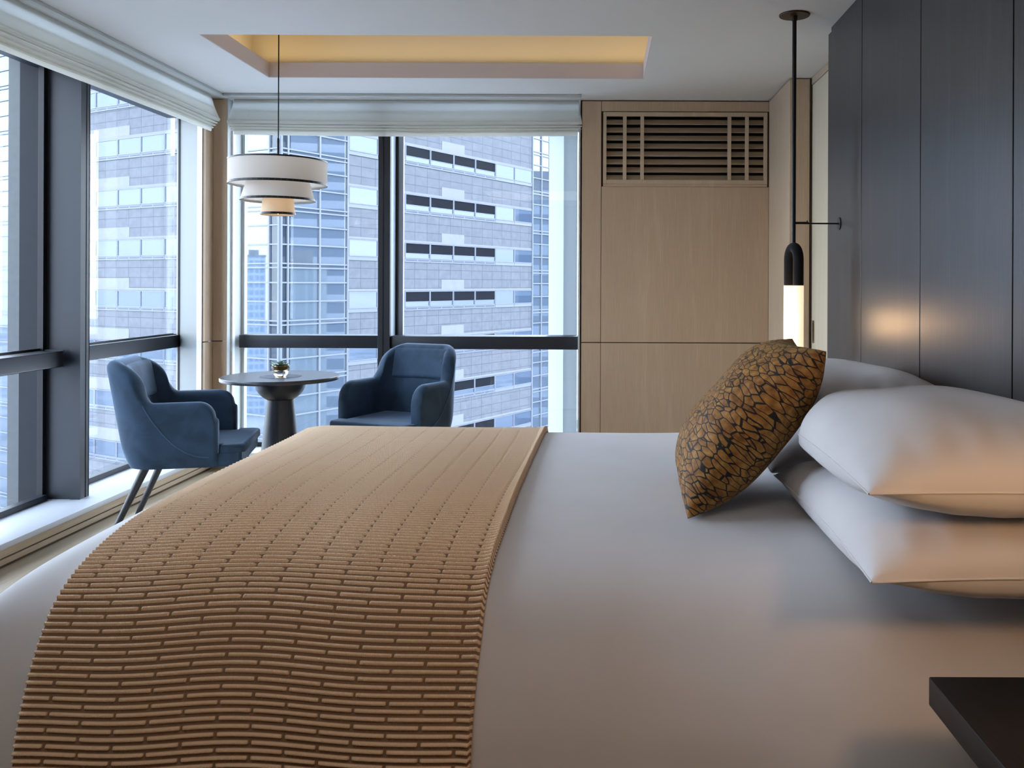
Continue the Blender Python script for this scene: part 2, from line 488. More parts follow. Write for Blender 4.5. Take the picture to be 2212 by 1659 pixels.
for y0, y1, xf in segs:
    b = B(); box(b, xf, XG-0.02, y0+.002, y1, BZ0, BZ1, 0.006, 2)
    obj('transom', b, M['alu'], w1)
    b = B(); box(b, XG-0.005, XG+0.002, y0, y1+0.03, SILL, CEIL); obj('glass_pane', b, M['glass'], w1)
    b = B(); box(b, XG+0.003, XG+0.05, y0, y1, SILL, SILL+0.03, 0.002, 1); obj('bottom_rail', b, M['alu'], w1)
    b = B(); box(b, XG+.003, XG+.014, y0, y1, BZ1, BZ1+.012); obj('gasket', b, M['black'], w1)
# gaskets beside the posts
for y0, y1 in posts[:1]:
    b = B(); box(b, XG+0.003, XG+0.03, y0-0.03, y0, SILL, CEIL); obj('gasket', b, M['black'], w1)
# splayed white jamb at the corner
b = B()
prism(b, [(XL-0.02, 5.634), (XL-0.02, 5.72), (-2.80, 5.93), (-2.80, 5.86)], SILL, CEIL)
obj('jamb', b, M['jamb_l'], w1, smooth=False)
b = B()
prism(b, [(-2.552, 5.630), (-2.552, 5.634), (-2.60, 5.672), (-2.60, 5.664)], SILL, CEIL)
obj('jamb_bead', b, plain('bright_bead', (0.5, 0.5, 0.5), 0.4), w1, smooth=False)
b = B(); box(b, -2.815, -2.801, 5.86, 5.875, SILL, CEIL); obj('gasket', b, M['black'], w1)
b = B(); box(b, -2.828, -2.8155, 5.868, 5.93, SILL, CEIL); obj('jamb_edge', b, M['white_jamb'], w1)
b = B(); box(b, XG-0.05, XG+0.06, -1.5, 5.9, CEIL-0.10, CEIL-.001); obj('head_rail', b, M['alu'], w1)

# back window
w2 = win_root('window_2', 'wide back window in dark bronze frames')
WX0, WX1 = px(490, YB)+0.001, px(1250, 5.9)
MX0, MX1 = px(816, 5.80), px(842, 5.80)
b = B(); box(b, MX0, MX1, 5.80, 5.84, SILL, CEIL-.002, 0.002, 1); box(b, MX0+.003, MX1-.003, 5.84, YG, SILL, CEIL, mat=1)
box(b, MX0+.032, MX0+.036, 5.797, 5.802, SILL, CEIL-.002, mat=2)
obj('post', b, [M['alu'], M['alu_light'], M['black']], w2)
b = B(); box(b, MX1-.002, MX1+.012, YG-.05, YG-.004, SILL, CEIL); obj('gasket', b, M['black'], w2)
b = B(); box(b, MX1+.013, MX1+.045, YG-.03, YG-.004, SILL, CEIL); obj('glazing_bead', b, M['alu_light'], w2)
for x0, x1, yf in ((WX0+.025, MX0, 5.87), (MX1, WX1, 5.82)):
    b = B(); box(b, x0, x1, yf, YG-0.004, pz(755, 5.85), pz(727, 5.85), 0.005, 2); obj('transom', b, M['alu'], w2)
    b = B(); box(b, x0-.02, x1+.02, YG-.002, YG+.004, SILL, CEIL); obj('glass_pane', b, M['glass'], w2)
    b = B(); box(b, x0, x1, YG-.05, YG-.003, SILL, SILL+.03, .002, 1); obj('bottom_rail', b, M['alu'], w2)
b = B(); box(b, WX0-.03, WX0, YB+.002, YG, SILL, CEIL); box(b, WX0, WX0+.012, 5.80, 5.84, SILL, CEIL, mat=1); box(b, WX0, WX0+.02, YG-.05, YG, SILL, CEIL)
obj('jamb', b, [M['white_jamb'], plain('bright_bead_2', (0.9, 0.9, 0.9), 0.4)], w2)
b = B(); box(b, WX1+.0, WX1+.012, YB-.002, YG, SILL, CEIL); obj('jamb', b, M['white_jamb'], w2)
b = B(); box(b, WX0, WX1, YG-.06, YG+.06, CEIL-.10, CEIL-.001); obj('head_rail', b, M['alu'], w2)
M['pier_w'] = fabric('white_fritted_panel', (0.40, 0.43, 0.48), 0.6, 300, sheen=0.0, trans=0.75)
M['pier_g'] = fabric('grey_fritted_panel', (0.25, 0.275, 0.28), 0.5, 300, sheen=0.0, trans=0.7)
def upright(nm, x0, x1, y, m, par):
    bm = B(); q = [bm.verts.new(c) for c in ((x0, y, -1.5), (x1, y, -1.5), (x1, y, CEIL+.4), (x0, y, CEIL+.4))]
    bm.faces.new(q); return obj(nm, bm, m, par, smooth=False)
upright('fritted_panel', px(1185, 6.12), px(1217, 6.12), 6.12, M['pier_w'], w2)
upright('fritted_panel', px(1217, 6.09), px(1247, 6.09), 6.09, M['pier_g'], w2)

# ceiling trim in front of the blinds
b = B()
box(b, -2.425, -2.40, -1.5, 5.60, CEIL-0.018, CEIL-0.0005, .002, 1); box(b, -2.40, -0.125, 5.575, 5.60, CEIL-0.018, CEIL-0.0005, .002, 1)
struct('trim_1', b, M['white_jamb'], 'slim white ceiling trim in front of the blinds')

# ------------------------------------------------------------------ roman blinds
def blind(name, label, origin, along, inward, length):
    """profile in (inward offset d, z), swept along a horizontal direction"""
    t = thing(name, label, 'blind', origin)
    o = Vector(origin); a = Vector(along); w = Vector(inward)
    zt, zb = CEIL-0.003, 2.275
    n = 60
    def sweep(prof, nm, mat, taper, amp):
        P = np.zeros((n+1, len(prof), 3))
        for i in range(n+1):
            u = i/n
            for j, (d, z) in enumerate(prof):
                s = u*length
                e = taper*((zt-z)/0.2)
                # the ends flare outwards towards the bottom
                if u < 0.02 or u > 0.98: s += (-e if u < 0.5 else e)
                wv = amp*math.sin(s*3.1+z*9)+0.5*amp*math.sin(s*7.7+1.0)
                sag = -0.006*math.sin(PI*u)*(zt-z)/0.2
                p = o + a*s + w*(d+wv*(zt-z)/0.2)
                P[i, j] = (p.x-o.x, p.y-o.y, z+sag+wv*0.4*(zt-z)/.2-o.z)
        me = grid_mesh(nm, P, mat)
        ob = bpy.data.objects.new(nm, me); COL.objects.link(ob); ob.parent = t
        return ob
    front = [(0.0+0.045*(k/14)**1.4, zt-(zt-zb)*k/14) for k in range(15)]
    front += [(0.050, zb-0.004), (0.049, zb-0.010), (0.040, zb-0.013), (0.0, zb-0.010)]
    sweep(front, 'front_panel', M['blind'], 0.035, 0.003)
    for k in range(4):
        z0 = zb-0.002-0.0155*k; d0 = 0.043-0.011*k
        prof = [(d0-0.035, z0+0.006), (d0-.003, z0-0.006)] + [(d0-.003+0.006*math.sin(q*PI/5), z0-0.006-0.0022*q) for q in range(1, 6)] + [(d0-0.035, z0-0.012)]
        sweep(prof, 'fold', M['blind'], 0.035-0.006*k, 0.003)
    prof = [(-0.004, zb+.06), (-0.004, zb-0.084), (-0.001, zb-.088), (0.004, zb-.084), (0.004, zb-.05)]
    sweep(prof, 'bottom_hem', M['blind'], 0.0, 0.001)
    b = B()
    p0 = o - w*0.035 + a*0.0; p1 = o - w*0.008 + a*length
    box(b, min(p0.x, p1.x), max(p0.x, p1.x), min(p0.y, p1.y), max(p0.y, p1.y), CEIL-0.035, CEIL-0.002)
    obj('headrail', b, M['white_jamb'], t)
    return t
bl1 = blind('roman_blind', 'white roman blind folded up over the left window', (-2.495, -1.45, CEIL), (0, 1, 0), (1, 0, 0), 7.08)
bl2 = blind('roman_blind', 'white roman blind folded up over the back window', (-2.405, 5.765, CEIL), (1, 0, 0), (0, -1, 0), 2.255)
b = B()
xe = -0.139
for k in range(10): lathe(b, [(0, -.003), (.003, 0), (0, .003)], (xe, 5.735, CEIL-0.03-0.007*k), 6)
obj('bead_chain', b, M['white_jamb'], bl2)

# ------------------------------------------------------------------ bed
BX0, BX1, BY0, BY1, BZ = -1.40, 1.045, 1.73, 3.74, 0.643
def bump_n(x, y):
    return (0.0045*np.sin(2.1*x+1.3*y+0.4)+0.0035*np.sin(4.3*y-2.2*x+1.0)+0.0025*np.sin(6.1*x+2.7*y))
# how the bedding droops: distance in from the hanging side against the drop
PROF = [(0.95, 0), (0.75, 0), (0.62, .003), (.47, .012), (.27, .045), (.14, .098), (.065, .19), (.022, .29), (.006, .37), (0, .45), (0, .60)]
def catmull(pts, m=24):
    P = np.array([(2*pts[0][0]-pts[1][0], 2*pts[0][1]-pts[1][1])]+list(pts)+[(2*pts[-1][0]-pts[-2][0], 2*pts[-1][1]-pts[-2][1])], float)
    out = []
    for k in range(1, len(P)-2):
        p0, p1, p2, p3 = P[k-1:k+3]
        for t in np.arange(m)/m:
            out.append(0.5*((2*p1)+(-p0+p2)*t+(2*p0-5*p1+4*p2-p3)*t*t+(-p0+3*p1-3*p2+p3)*t**3))
    out.append(P[-2])
    o_ = np.array(out); o_[:, 0] = np.maximum.accumulate(o_[::-1, 0])[::-1]; o_[:, 1] = np.maximum.accumulate(np.maximum(o_[:, 1], 0))
    return o_
PD = catmull(PROF)
def path1d(lo, hi, klo, khi, droplo=0.60, drophi=0.60):
    """polyline (coordinate, drop) over the bed from the low side to the high side; k = None keeps a side flat"""
    pts = []
    if klo:
        q = PD[PD[:, 1] <= droplo]; pts += [(lo+d*klo, z) for d, z in q[::-1]]
    else: pts.append((lo, 0.0))
    if khi:
        q = PD[PD[:, 1] <= drophi]; pts += [(hi-d*khi, z) for d, z in q]
    else: pts.append((hi, 0.0))
    P = np.array(pts); s = np.concatenate([[0], np.cumsum(np.hypot(*np.diff(P, axis=0).T))])
    keep = np.concatenate([[True], np.diff(s) > 1e-6]); return s[keep], P[keep]
KN, KFAR, KFOOT = 1.0, 0.50, 0.62
SY, PY_ = path1d(BY0, BY1, KN, KFAR)
SX, PX_ = path1d(BX0, BX1, KFOOT, None)
def on(path, S, s): return np.interp(s, S, path[:, 0]), np.interp(s, S, path[:, 1])
def comb(a, b_): return (a**3+b_**3)**(1/3)
bed = thing('bed', 'wide bed dressed in smooth white linen against the dark panelling', 'bed', (-0.14, 2.7, 0))
b = B(); box(b, BX0+0.16, BX1-0.005, BY0+0.16, BY1-0.12, 0.0, 0.26, 0.02, 2); obj('bed_base', b, M['dark_wood_x'], bed)
b = B(); box(b, BX0+0.14, BX1-0.005, BY0+0.20, BY1-0.12, 0.262, 0.47, 0.06, 4); obj('mattress', b, M['mattress'], bed)
def cover_mesh():
    nx, ny = 210, 260
    sx = np.linspace(0, SX[-1], nx); sy = np.linspace(0, SY[-1], ny)
    x, dx = on(PX_, SX, sx); y, dy = on(PY_, SY, sy)
    X, Y = np.meshgrid(x, y, indexing='ij'); DX, DY = np.meshgrid(dx, dy, indexing='ij')
    D = np.minimum(comb(DX, DY), .60)
    f = np.clip(1-D/0.25, 0, 1)
    Z = BZ-D+bump_n(X, Y)*f
    g_ = np.clip((DY-0.25)/0.3, 0, 1)*np.where(Y < 2.7, 1, -1); Y = Y-0.012*np.sin(10*X+2*np.sin(3*X))*g_
    g_ = np.clip((DX-0.25)/0.3, 0, 1); X = X-0.012*np.sin(10*Y)*g_
    sm = np.clip((X-.05)/.55, 0, 1); sm = sm*sm*(3-2*sm); Y = Y-0.12*sm*np.clip((2.6-Y)/.87, 0, 1)
    bm = B()
    vs = [[bm.verts.new((X[i, k], Y[i, k], Z[i, k])) for k in range(ny)] for i in range(nx)]
    for i in range(nx-1):
        for k in range(ny-1):
            if DX[i, k] > .45 and DY[i, k] > .45: continue
            bm.faces.new((vs[i][k], vs[i+1][k], vs[i+1][k+1], vs[i][k+1]))
    loose = [v for v in bm.verts if not v.link_faces]
    bmesh.ops.delete(bm, geom=loose, context='VERTS')
    return bm
DUVET = obj('duvet_cover', cover_mesh(), M['sheet'], bed, angle=180)

# knitted throw: real cords in half-brick courses over a darker ground
def throw_mat():
    m, nt, b = new_mat('tan_cord_knit'); L = nt.links.new
    at = nd(nt, 'ShaderNodeAttribute'); at.attribute_name = 'height'
    r = ramp(nt, [(0.0, (0.29, 0.185, 0.115)), (0.10, (0.42, 0.275, 0.175)), (0.45, (0.92, 0.68, 0.47))])
    L(at.outputs['Fac'], r.inputs['Fac'])
    tc = nd(nt, 'ShaderNodeTexCoord')
    wv = nd(nt, 'ShaderNodeTexWave', Scale=95.0, Distortion=0.6); wv.bands_direction = 'X'
    L(tc.outputs['Object'], wv.inputs['Vector'])
    n = nd(nt, 'ShaderNodeTexNoise', Scale=500.0); L(tc.outputs['Object'], n.inputs['Vector'])
    ad = nd(nt, 'ShaderNodeMath', operation='MULTIPLY_ADD'); ad.inputs[1].default_value = 0.5
    L(n.outputs['Fac'], ad.inputs[0]); L(wv.outputs['Fac'], ad.inputs[2])
    bp = nd(nt, 'ShaderNodeBump', Strength=0.45, Distance=0.0012)
    L(ad.outputs[0], bp.inputs['Height']); L(bp.outputs['Normal'], b.inputs['Normal'])
    L(r.outputs['Color'], b.inputs['Base Color'])
    b.inputs['Roughness'].default_value = 0.95; b.inputs['Specular IOR Level'].default_value = 0.1
    b.inputs['Sheen Weight'].default_value = 0.2
    return m
def make_throw():
    p, per, hmax, L0 = 0.0138, 10, 0.0070, 0.137
    S, PT = path1d(BY0, BY1, KN, KFAR, 0.50, 0.35)
    tot = S[-1]
    rows = int(tot/p); ns = rows*per+1
    s = np.linspace(0, rows*p, ns)
    nu = 330; uu = np.linspace(0, 1, nu)[None, :]
    s0 = s[:, None]
    yb = np.interp(s, S, PT[:, 0])
    xl = np.interp(yb, [1.73, 1.8, 2.2, 3.7], [-1.150, -1.15, -1.152, -1.175])
    xr = np.interp(yb, [1.73, 1.82, 2.2, 3.7], [-.252, -.242, -.226, -.205])
    x = xl[:, None]+(xr-xl)[:, None]*uu
    # wavy courses
    sw = np.clip(s0+0.007*np.sin(6.5*x+0.8)*np.exp(-(s0/0.9)**2)+0.0025*np.sin(15*x)+.004*np.sin(9*x+3*s0), 0, tot)
    yc = np.interp(sw, S, PT[:, 0]); dy = np.interp(sw, S, PT[:, 1])
    y2 = np.interp(np.clip(sw+.004, 0, tot), S, PT[:, 0])-np.interp(np.clip(sw-.004, 0, tot), S, PT[:, 0])
    z2 = -(np.interp(np.clip(sw+.004, 0, tot), S, PT[:, 1])-np.interp(np.clip(sw-.004, 0, tot), S, PT[:, 1]))
    ln = np.hypot(y2, z2)+1e-9; ny, nz = -z2/ln, y2/ln
    dx = np.interp(x-BX0, (PD[::-1, 0]*KFOOT), PD[::-1, 1])
    D = comb(dx, dy); f = np.clip(1-D/0.25, 0, 1)
    zc = BZ-D+bump_n(x, yc)*f
    k = np.clip((1.0-s0)/0.6, 0, 1)
    fold = 0.002+0.003*(1+np.sin(8.5*x+2.2*s0)*np.sin(2.3*s0+1))+0.008*k*(1+np.sin(13*x+1.5*s0+.5))*0.5
    fs = (s0/p) % 1.0; j = np.minimum(np.floor(s0/p+1e-6), rows-1)
    cs = np.sqrt(np.clip(1-((fs-0.5)/0.285)**2, 0, 1))
    lx = (uu*0.92+0.010*np.sin(3*s0))/L0+0.5*(j % 2)
    fx = lx % 1.0
    e = np.minimum(fx, 1-fx)*L0
    gp = 0.0048+0.0022*np.clip((0.9-s0)/0.5, 0, 1)
    ce = np.sqrt(np.clip(1-np.clip((gp-e)/0.0036, 0, 1)**2, 0, 1))
    hgt = cs*ce
    hem = np.exp(-((1-uu)*0.92/0.016)**2)
    off = 0.009+fold+hmax*hgt+0.006*hem
    off[:, :2] = 0.004; off[:, -2:] = 0.004; off[:2, :] = 0.004; off[-2:, :] = 0.004
    g_ = np.clip((dy-0.25)/0.3, 0, 1)*np.where(yc < 2.7, 1, -1); yc = yc-0.012*np.sin(10*x+2*np.sin(3*x))*g_
    return np.stack([x, yc+ny*off, zc+nz*off], -1), hgt
P, hg = make_throw()
c0 = np.array((-0.69, 2.7, 0.65))
me = grid_mesh('throw_blanket', P-c0, throw_mat(), color=hg)
o = bpy.data.objects.new('throw_blanket', me); COL.objects.link(o); o.location = c0
THROW = o
tag(o, 'tan corded knit throw laid across the foot of the bed', 'throw')

# ------------------------------------------------------------------ pillows and cushion
def pillow_mesh(name, Lx, Ly, T, mat, pinch=0.055, flat=0.55, seed=0, wrinkle=0.004, n=64, pw=3.0, ex_=0.5):
    """closed pillow, local x across, y along; the seam lies in z = 0"""
    r = np.random.default_rng(seed)
    u = np.sin(np.linspace(-PI/2, PI/2, n)); u = 0.55*u+0.45*np.linspace(-1, 1, n)
    U, V = np.meshgrid(u, u, indexing='ij')
    X = Lx/2*U*(1-pinch*np.cos(PI/2*V)**1.0*np.abs(U)**2)
    Y = Ly/2*V*(1-pinch*np.cos(PI/2*U)**1.0*np.abs(V)**2)
    t = (np.clip(1-np.abs(U)**pw, 0, 1)*np.clip(1-np.abs(V)**pw, 0, 1))**ex_
    ph = r.uniform(0, 6, 8)
    def wr(sgn):
        ed = 1-np.minimum(1-np.abs(U), 1-np.abs(V))
        w = (np.sin(24*V+5*U+ph[0])*np.exp(-((1-np.abs(U))/0.25)**2)+np.sin(22*U-6*V+ph[1])*np.exp(-((1-np.abs(V))/0.25)**2))
        w += 0.8*np.sin(5*U+3*V+ph[2])+0.6*np.sin(4*V-6*U+ph[3])
        return wrinkle*w*t
    top = np.stack([X, Y, T/2*t*(1.0)+wr(1)], -1)
    tb = (np.clip(1-np.abs(U)**4, 0, 1)*np.clip(1-np.abs(V)**5, 0, 1))**0.36*(1-np.abs(U*V)**2.2) if flat < .8 else t
    bot = np.stack([X, Y, -T/2*tb*flat+wr(-1)*0.3], -1)
    bm = B()
    vt = [[bm.verts.new(top[i, j]) for j in range(n)] for i in range(n)]
    vb = [[(vt[i][j] if i in (0, n-1) or j in (0, n-1) else bm.verts.new(bot[i, j])) for j in range(n)] for i in range(n)]
    for i in range(n-1):
        for j in range(n-1):
            bm.faces.new((vt[i][j], vt[i+1][j], vt[i+1][j+1], vt[i][j+1]))
            try: bm.faces.new((vb[i][j], vb[i][j+1], vb[i+1][j+1], vb[i+1][j]))
            except ValueError: pass
    return mesh_from(name, bm, mat, True, 38)
def place_pillow(loc, rot, dims, label, seed, flat=0.55, group=None):
    me = pillow_mesh('pillow', *dims, M['pillow'], seed=seed, flat=flat)
    o = bpy.data.objects.new('pillow', me); COL.objects.link(o)
    o.location = loc; o.rotation_euler = rot
    return tag(o, label, 'pillow', group)
G = 'white pillows stacked in pairs at the headboard'
place_pillow((0.785, 2.005, 0.690), (0, 0.0, 0.0), (0.60, 0.88, 0.22), 'white pillow at the bottom of the near stack', 1, 0.62, G)
place_pillow((0.772, 1.99, 0.850), (0, 0.012, 0.0), (0.60, 0.90, 0.245), 'white pillow on top of the near stack', 2, 0.60, G)
place_pillow((0.785, 2.93, 0.690), (0, 0.0, 0.0), (0.60, 0.90, 0.22), 'white pillow at the bottom of the far stack', 3, 0.46, G)
place_pillow((0.780, 2.94, 0.850), (0, 0.012, 0.0), (0.60, 0.90, 0.215), 'white pillow on top of the far stack', 4, 0.40, G)

def cushion_mat():
    m, nt, b = new_mat('golden_velvet_bark'); L = nt.links.new
    uv = nd(nt, 'ShaderNodeTexCoord')
    n = nd(nt, 'ShaderNodeTexNoise', Scale=14.0, Detail=2.0)
    L(uv.outputs['Object'], n.inputs['Vector'])
    sub = nd(nt, 'ShaderNodeVectorMath', operation='MULTIPLY_ADD')
    sub.inputs[1].default_value = (0.020, 0.020, 0.015)
    L(n.outputs['Color'], sub.inputs[0]); L(uv.outputs['Object'], sub.inputs[2])
    mp = nd(nt, 'ShaderNodeMapping'); mp.inputs['Scale'].default_value = (62, 29, 17); mp.inputs['Rotation'].default_value = (0, 0, 0.12)
    L(sub.outputs[0], mp.inputs['Vector'])
    v = nd(nt, 'ShaderNodeTexVoronoi', feature='DISTANCE_TO_EDGE'); v.inputs['Scale'].default_value = 1.0; v.inputs['Randomness'].default_value = 0.9
    L(mp.outputs['Vector'], v.inputs['Vector'])
    n2 = nd(nt, 'ShaderNodeTexNoise', Scale=45.0, Detail=4.0); L(uv.outputs['Object'], n2.inputs['Vector'])
    gold = ramp(nt, [(0.35, (0.21, 0.080, 0.014)), (0.55, (0.36, 0.165, 0.035)), (0.75, (0.52, 0.28, 0.075))])
    L(n2.outputs['Fac'], gold.inputs['Fac'])
    ed = ramp(nt, [(0.045, (0, 0, 0)), (0.075, (1, 1, 1))]); L(v.outputs['Distance'], ed.inputs['Fac'])
    mx = nd(nt, 'ShaderNodeMix', data_type='RGBA')
    L(ed.outputs['Color'], mx.inputs[0]); mx.inputs[6].default_value = (0.012, 0.010, 0.010, 1); L(gold.outputs['Color'], mx.inputs[7])
    L(mx.outputs[2], b.inputs['Base Color'])
    b.inputs['Roughness'].default_value = 0.65; b.inputs['Sheen Weight'].default_value = 0.12
    b.inputs['Sheen Tint'].default_value = (1.0, 0.8, 0.45, 1); b.inputs['Specular IOR Level'].default_value = 0.3
    inv = nd(nt, 'ShaderNodeMath', operation='SUBTRACT'); inv.inputs[0].default_value = 1.0; L(ed.outputs['Color'], inv.inputs[1])
    bp = nd(nt, 'ShaderNodeBump', Strength=0.7, Distance=0.003)
    L(v.outputs['Distance'], bp.inputs['Height'])
    L(bp.outputs['Normal'], b.inputs['Normal'])
    return m
cm = pillow_mesh('cushion', 0.54, 0.50, 0.25, cushion_mat(), pinch=0.09, flat=0.9, seed=9, wrinkle=0.004, n=80, pw=2.4)
o = bpy.data.objects.new('cushion', cm); COL.objects.link(o)
tilt = math.radians(51)
# local x runs up the lean, local y along the bed width, local z out towards the foot
ux = Vector((math.cos(tilt), 0.0, math.sin(tilt))); uy = Vector((0.05, 1, 0)).normalized()
ux = (ux-uy*ux.dot(uy)).normalized(); uz = ux.cross(uy)
bpy.context.view_layer.update()
from mathutils.bvhtree import BVHTree
def bvh_of(o):
    return BVHTree.FromPolygons([o.matrix_world @ v.co for v in o.data.vertices], [tuple(p.vertices) for p in o.data.polygons])
def press(o, others, gap=0.003):
    """soft things yield where they touch: push vertices that sink into another mesh back out"""
    bpy.context.view_layer.update()
    trees = [(bvh_of(q), q is DUVET) for q in others]; mw = o.matrix_world; mi = mw.inverted()
    def inside(t_, p):
        for d in (Vector((0.13, 0.07, 1)), Vector((1, 0.11, 0.09))):
            n_, q = 0, p.copy()
            while n_ < 12:
                l_, _n, _i, _d = t_.ray_cast(q, d)
                if l_ is None: break
                n_ += 1; q = l_+d.normalized()*1e-5
            if n_ % 2 == 0: return False
        return True
    for _ in range(3):
        for v in o.data.vertices:
            p = mw @ v.co
            for t_, open_ in trees:
                l_, n_, _i, d_ = t_.find_nearest(p, 0.2)
                if l_ is None: continue
                ins = ((p-l_).dot(n_) < 0) if open_ else inside(t_, p)
                if ins: p = l_+n_*gap
                elif d_ < gap: p = l_+(p-l_).normalized()*gap if d_ > 1e-6 else l_+n_*gap
            v.co = mi @ p
    o.data.update()
pil = [q for q in COL.objects if q.name.startswith('pillow')]
press(pil[0], [DUVET]); press(pil[2], [DUVET]); press(pil[1], [pil[0]], .004); press(pil[3], [pil[2]], .004)
Mx = Matrix((ux, uy, uz)).transposed().to_4x4(); Mx.translation = Vector((0.402, 2.43, 0.846))
o.matrix_world = Mx
press(o, [DUVET], .004)
def dent(o, others, d, gap=.014, reach=.032):
    """flatten a soft thing along d where it meets the others; the dent spreads a little"""
    from mathutils.kdtree import KDTree
    bpy.context.view_layer.update()
    trees = [bvh_of(q) for q in others]; mw = o.matrix_world; mi = mw.inverted(); d = d.normalized()
    P = [mw @ v.co for v in o.data.vertices]; need = [0.0]*len(P)
    for i, p in enumerate(P):
        for t_ in trees:
            q, hits = p-d*.0002, []
            for _ in range(12):
                l_, _n, _i, _d = t_.ray_cast(q, d)
                if l_ is None: break
                hits.append((l_-p).dot(d)); q = l_+d*1e-5
            if len(hits) % 2 == 1 and hits[0] < .12: need[i] = max(need[i], hits[0]+gap)
    kd = KDTree(len(P))
    for i, p in enumerate(P): kd.insert(p, i)
    kd.balance()
    for i, v in enumerate(o.data.vertices):
        m_ = 0.0
        for _p, j_, ds in kd.find_range(P[i], reach*1.8):
            if need[j_] > 0: m_ = max(m_, need[j_]*min(1.0, (reach*1.8-ds)/(reach*.8)))
        if m_ > 0: v.co = mi @ (P[i]+d*m_)
    o.data.update()
CUSHION = o
for q in pil: dent(q, [CUSHION], Vector((1, 0, .05)), .012, .040)
press(pil[1], [pil[0]], .004); press(pil[3], [pil[2]], .004)
for q in pil:      # stitched seam along the edge of every pillowcase
    n_ = 64; V = q.data.vertices
    loop = [(i, 0) for i in range(n_)]+[(n_-1, k) for k in range(1, n_)]+[(i, n_-1) for i in range(n_-2, -1, -1)]+[(0, k) for k in range(n_-2, 0, -1)]
    pts = [V[i*n_+k].co.copy() for i, k in loop]
    b = B(); tube(b, pts+pts[:1], 0.0022, 6, cap=False); obj('seam', b, M['pillow'], q, local=True)

tag(o, 'golden brown velvet cushion with dark bark pattern leaning on the pillows', 'cushion')

# ------------------------------------------------------------------ near nightstand
ns = thing('nightstand', 'black wood bedside shelf at the near side of the bed', 'nightstand', (0.83, 1.2, 0))
zt = 0.553
b = B(); box(b, 0.562, XR-0.002, 0.86, 1.500, zt-0.049, zt, 0.003, 2); obj('table_top', b, M['dark_wood_x'], ns)
b = B(); box(b, 0.70, XR-0.002, 0.92, 1.44, 0.22, zt-0.0495, 0.003, 2); cab = obj('cabinet', b, M['dark_wood_x'], ns)
b = B(); box(b, 0.684, 0.699, 0.925, 1.435, 0.235, zt-0.06, 0.002, 2); dr = obj('drawer', b, M['dark_wood_x'], ns)
b = B(); box(b, 0.674, 0.6835, 1.12, 1.24, 0.36, 0.372, 0.002, 2); obj('drawer_handle', b, M['brass'], dr)
b = B(); box(b, 0.76, XR-0.03, 0.96, 1.40, 0.0, 0.2195, 0.003, 1); obj('plinth', b, M['dark_wood_x'], ns)

# ------------------------------------------------------------------ bedside hanging lamp
def bedside_lamp(x, y, label):
    t = thing('bedside_lamp', label, 'lamp', (x, y, 0.92))
    lz0, lz1, ltop = 0.92, 1.216, 1.385
    b = B(); lathe(b, [(0, 0), (.066, 0), (.068, .003), (.068, .007), (0, .007)], (x, y, CEIL-.0075), 40)
    lathe(b, [(0, -.02), (.012, -.02), (.014, 0), (0, 0)], (x, y, CEIL-.0076), 20)
    obj('canopy', b, M['bronze'], t)
    b = B(); lathe(b, [(0, ltop-.012), (.0093, ltop-.012), (.0093, CEIL-.01), (0, CEIL-.01)], (x, y, 0), 20); obj('rod', b, M['black'], t)
    za = 1.4916
    b = B(); tube(b, [(x+.008, y, za+.002), (x+.065, y, za+.002)], .0055, 12); tube(b, [(x+.06, y, za+.0075), (x+.06, y, za+.013)], .003, 8)
    tube(b, [(x+.06, y, za), (XR-.003, y, za)], .0035, 12); arm = obj('wall_arm', b, M['black'], t)
    b = B(); tube(b, [(XR-.0045, y, za), (XR-.0008, y, za)], .028, 32); obj('wall_plate', b, M['black'], t)
    dx, dy = 0.0135, 0.031; R = math.hypot(dx, dy); rr = 0.0232
    u = Vector((dx, -dy, 0)).normalized()
    zc = ltop-R-rr*0.9
    c = Vector((x+0.001, y, 0))
    pts = [c+u*R+Vector((0, 0, lz1))]
    for k in range(0, 19):
        a = PI*k/18; pts.append(c+u*(R*math.cos(a))+Vector((0, 0, zc+R*1.6*math.sin(a))))
    pts.append(c-u*R+Vector((0, 0, lz1)))
    b = B(); tube(b, pts, rr, 20); obj('knit_sleeve', b, M['sleeve'], t)
    for s in (1, -1):
        q = c+u*R*s
        b = B(); lathe(b, [(0, lz0+.004), (rr*0.96, lz0+.004), (rr+.0006, lz0+.010), (rr+.0006, lz1-.0005), (0, lz1-.0005)], (q.x, q.y, 0), 28); obj('opal_tube', b, M['tube'], t)
        b = B(); lathe(b, [(0, lz0), (rr*.9, lz0), (rr*.9, lz0+.0038), (0, lz0+.0038)], (q.x, q.y, 0), 28); obj('end_cap', b, M['brass'], t)
    return t
bedside_lamp(0.858, 3.91, 'black rod lamp with twin glowing tubes hanging behind the cushion')
bedside_lamp(0.858, 1.10, 'matching black rod lamp over the near bedside shelf')

# ------------------------------------------------------------------ pendant over the table
PX, PY = px(600, 4.9), 4.9
pend = thing('pendant_lamp', 'three tier white drum pendant with black studded bands above the round table', 'lamp', (PX, PY, 1.6))
b = B(); lathe(b, [(0, 1.99), (.0035, 1.99), (.0035, CEIL+.298), (0, CEIL+.298)], (PX, PY, 0), 12); obj('rod', b, M['black'], pend)
b = B(); lathe(b, [(0, 1.905), (.0065, 1.905), (.0065, 2.02), (.004, 2.024), (0, 2.024)], (PX, PY, 0), 16); obj('rod_sleeve', b, M['black'], pend)
b = B(); lathe(b, [(0, CEIL+.285), (.05, CEIL+.285), (.05, CEIL+.299), (0, CEIL+.299)], (PX, PY, 0), 32); obj('canopy', b, M['black'], pend)
tiers = [((.262, 1.900), (.262, 1.7615), True, M['shade']), ((.164, 1.79), (.199, 1.674), False, M['shade']), ((.078, 1.70), (.094, 1.5965), False, M['shade_warm'])]
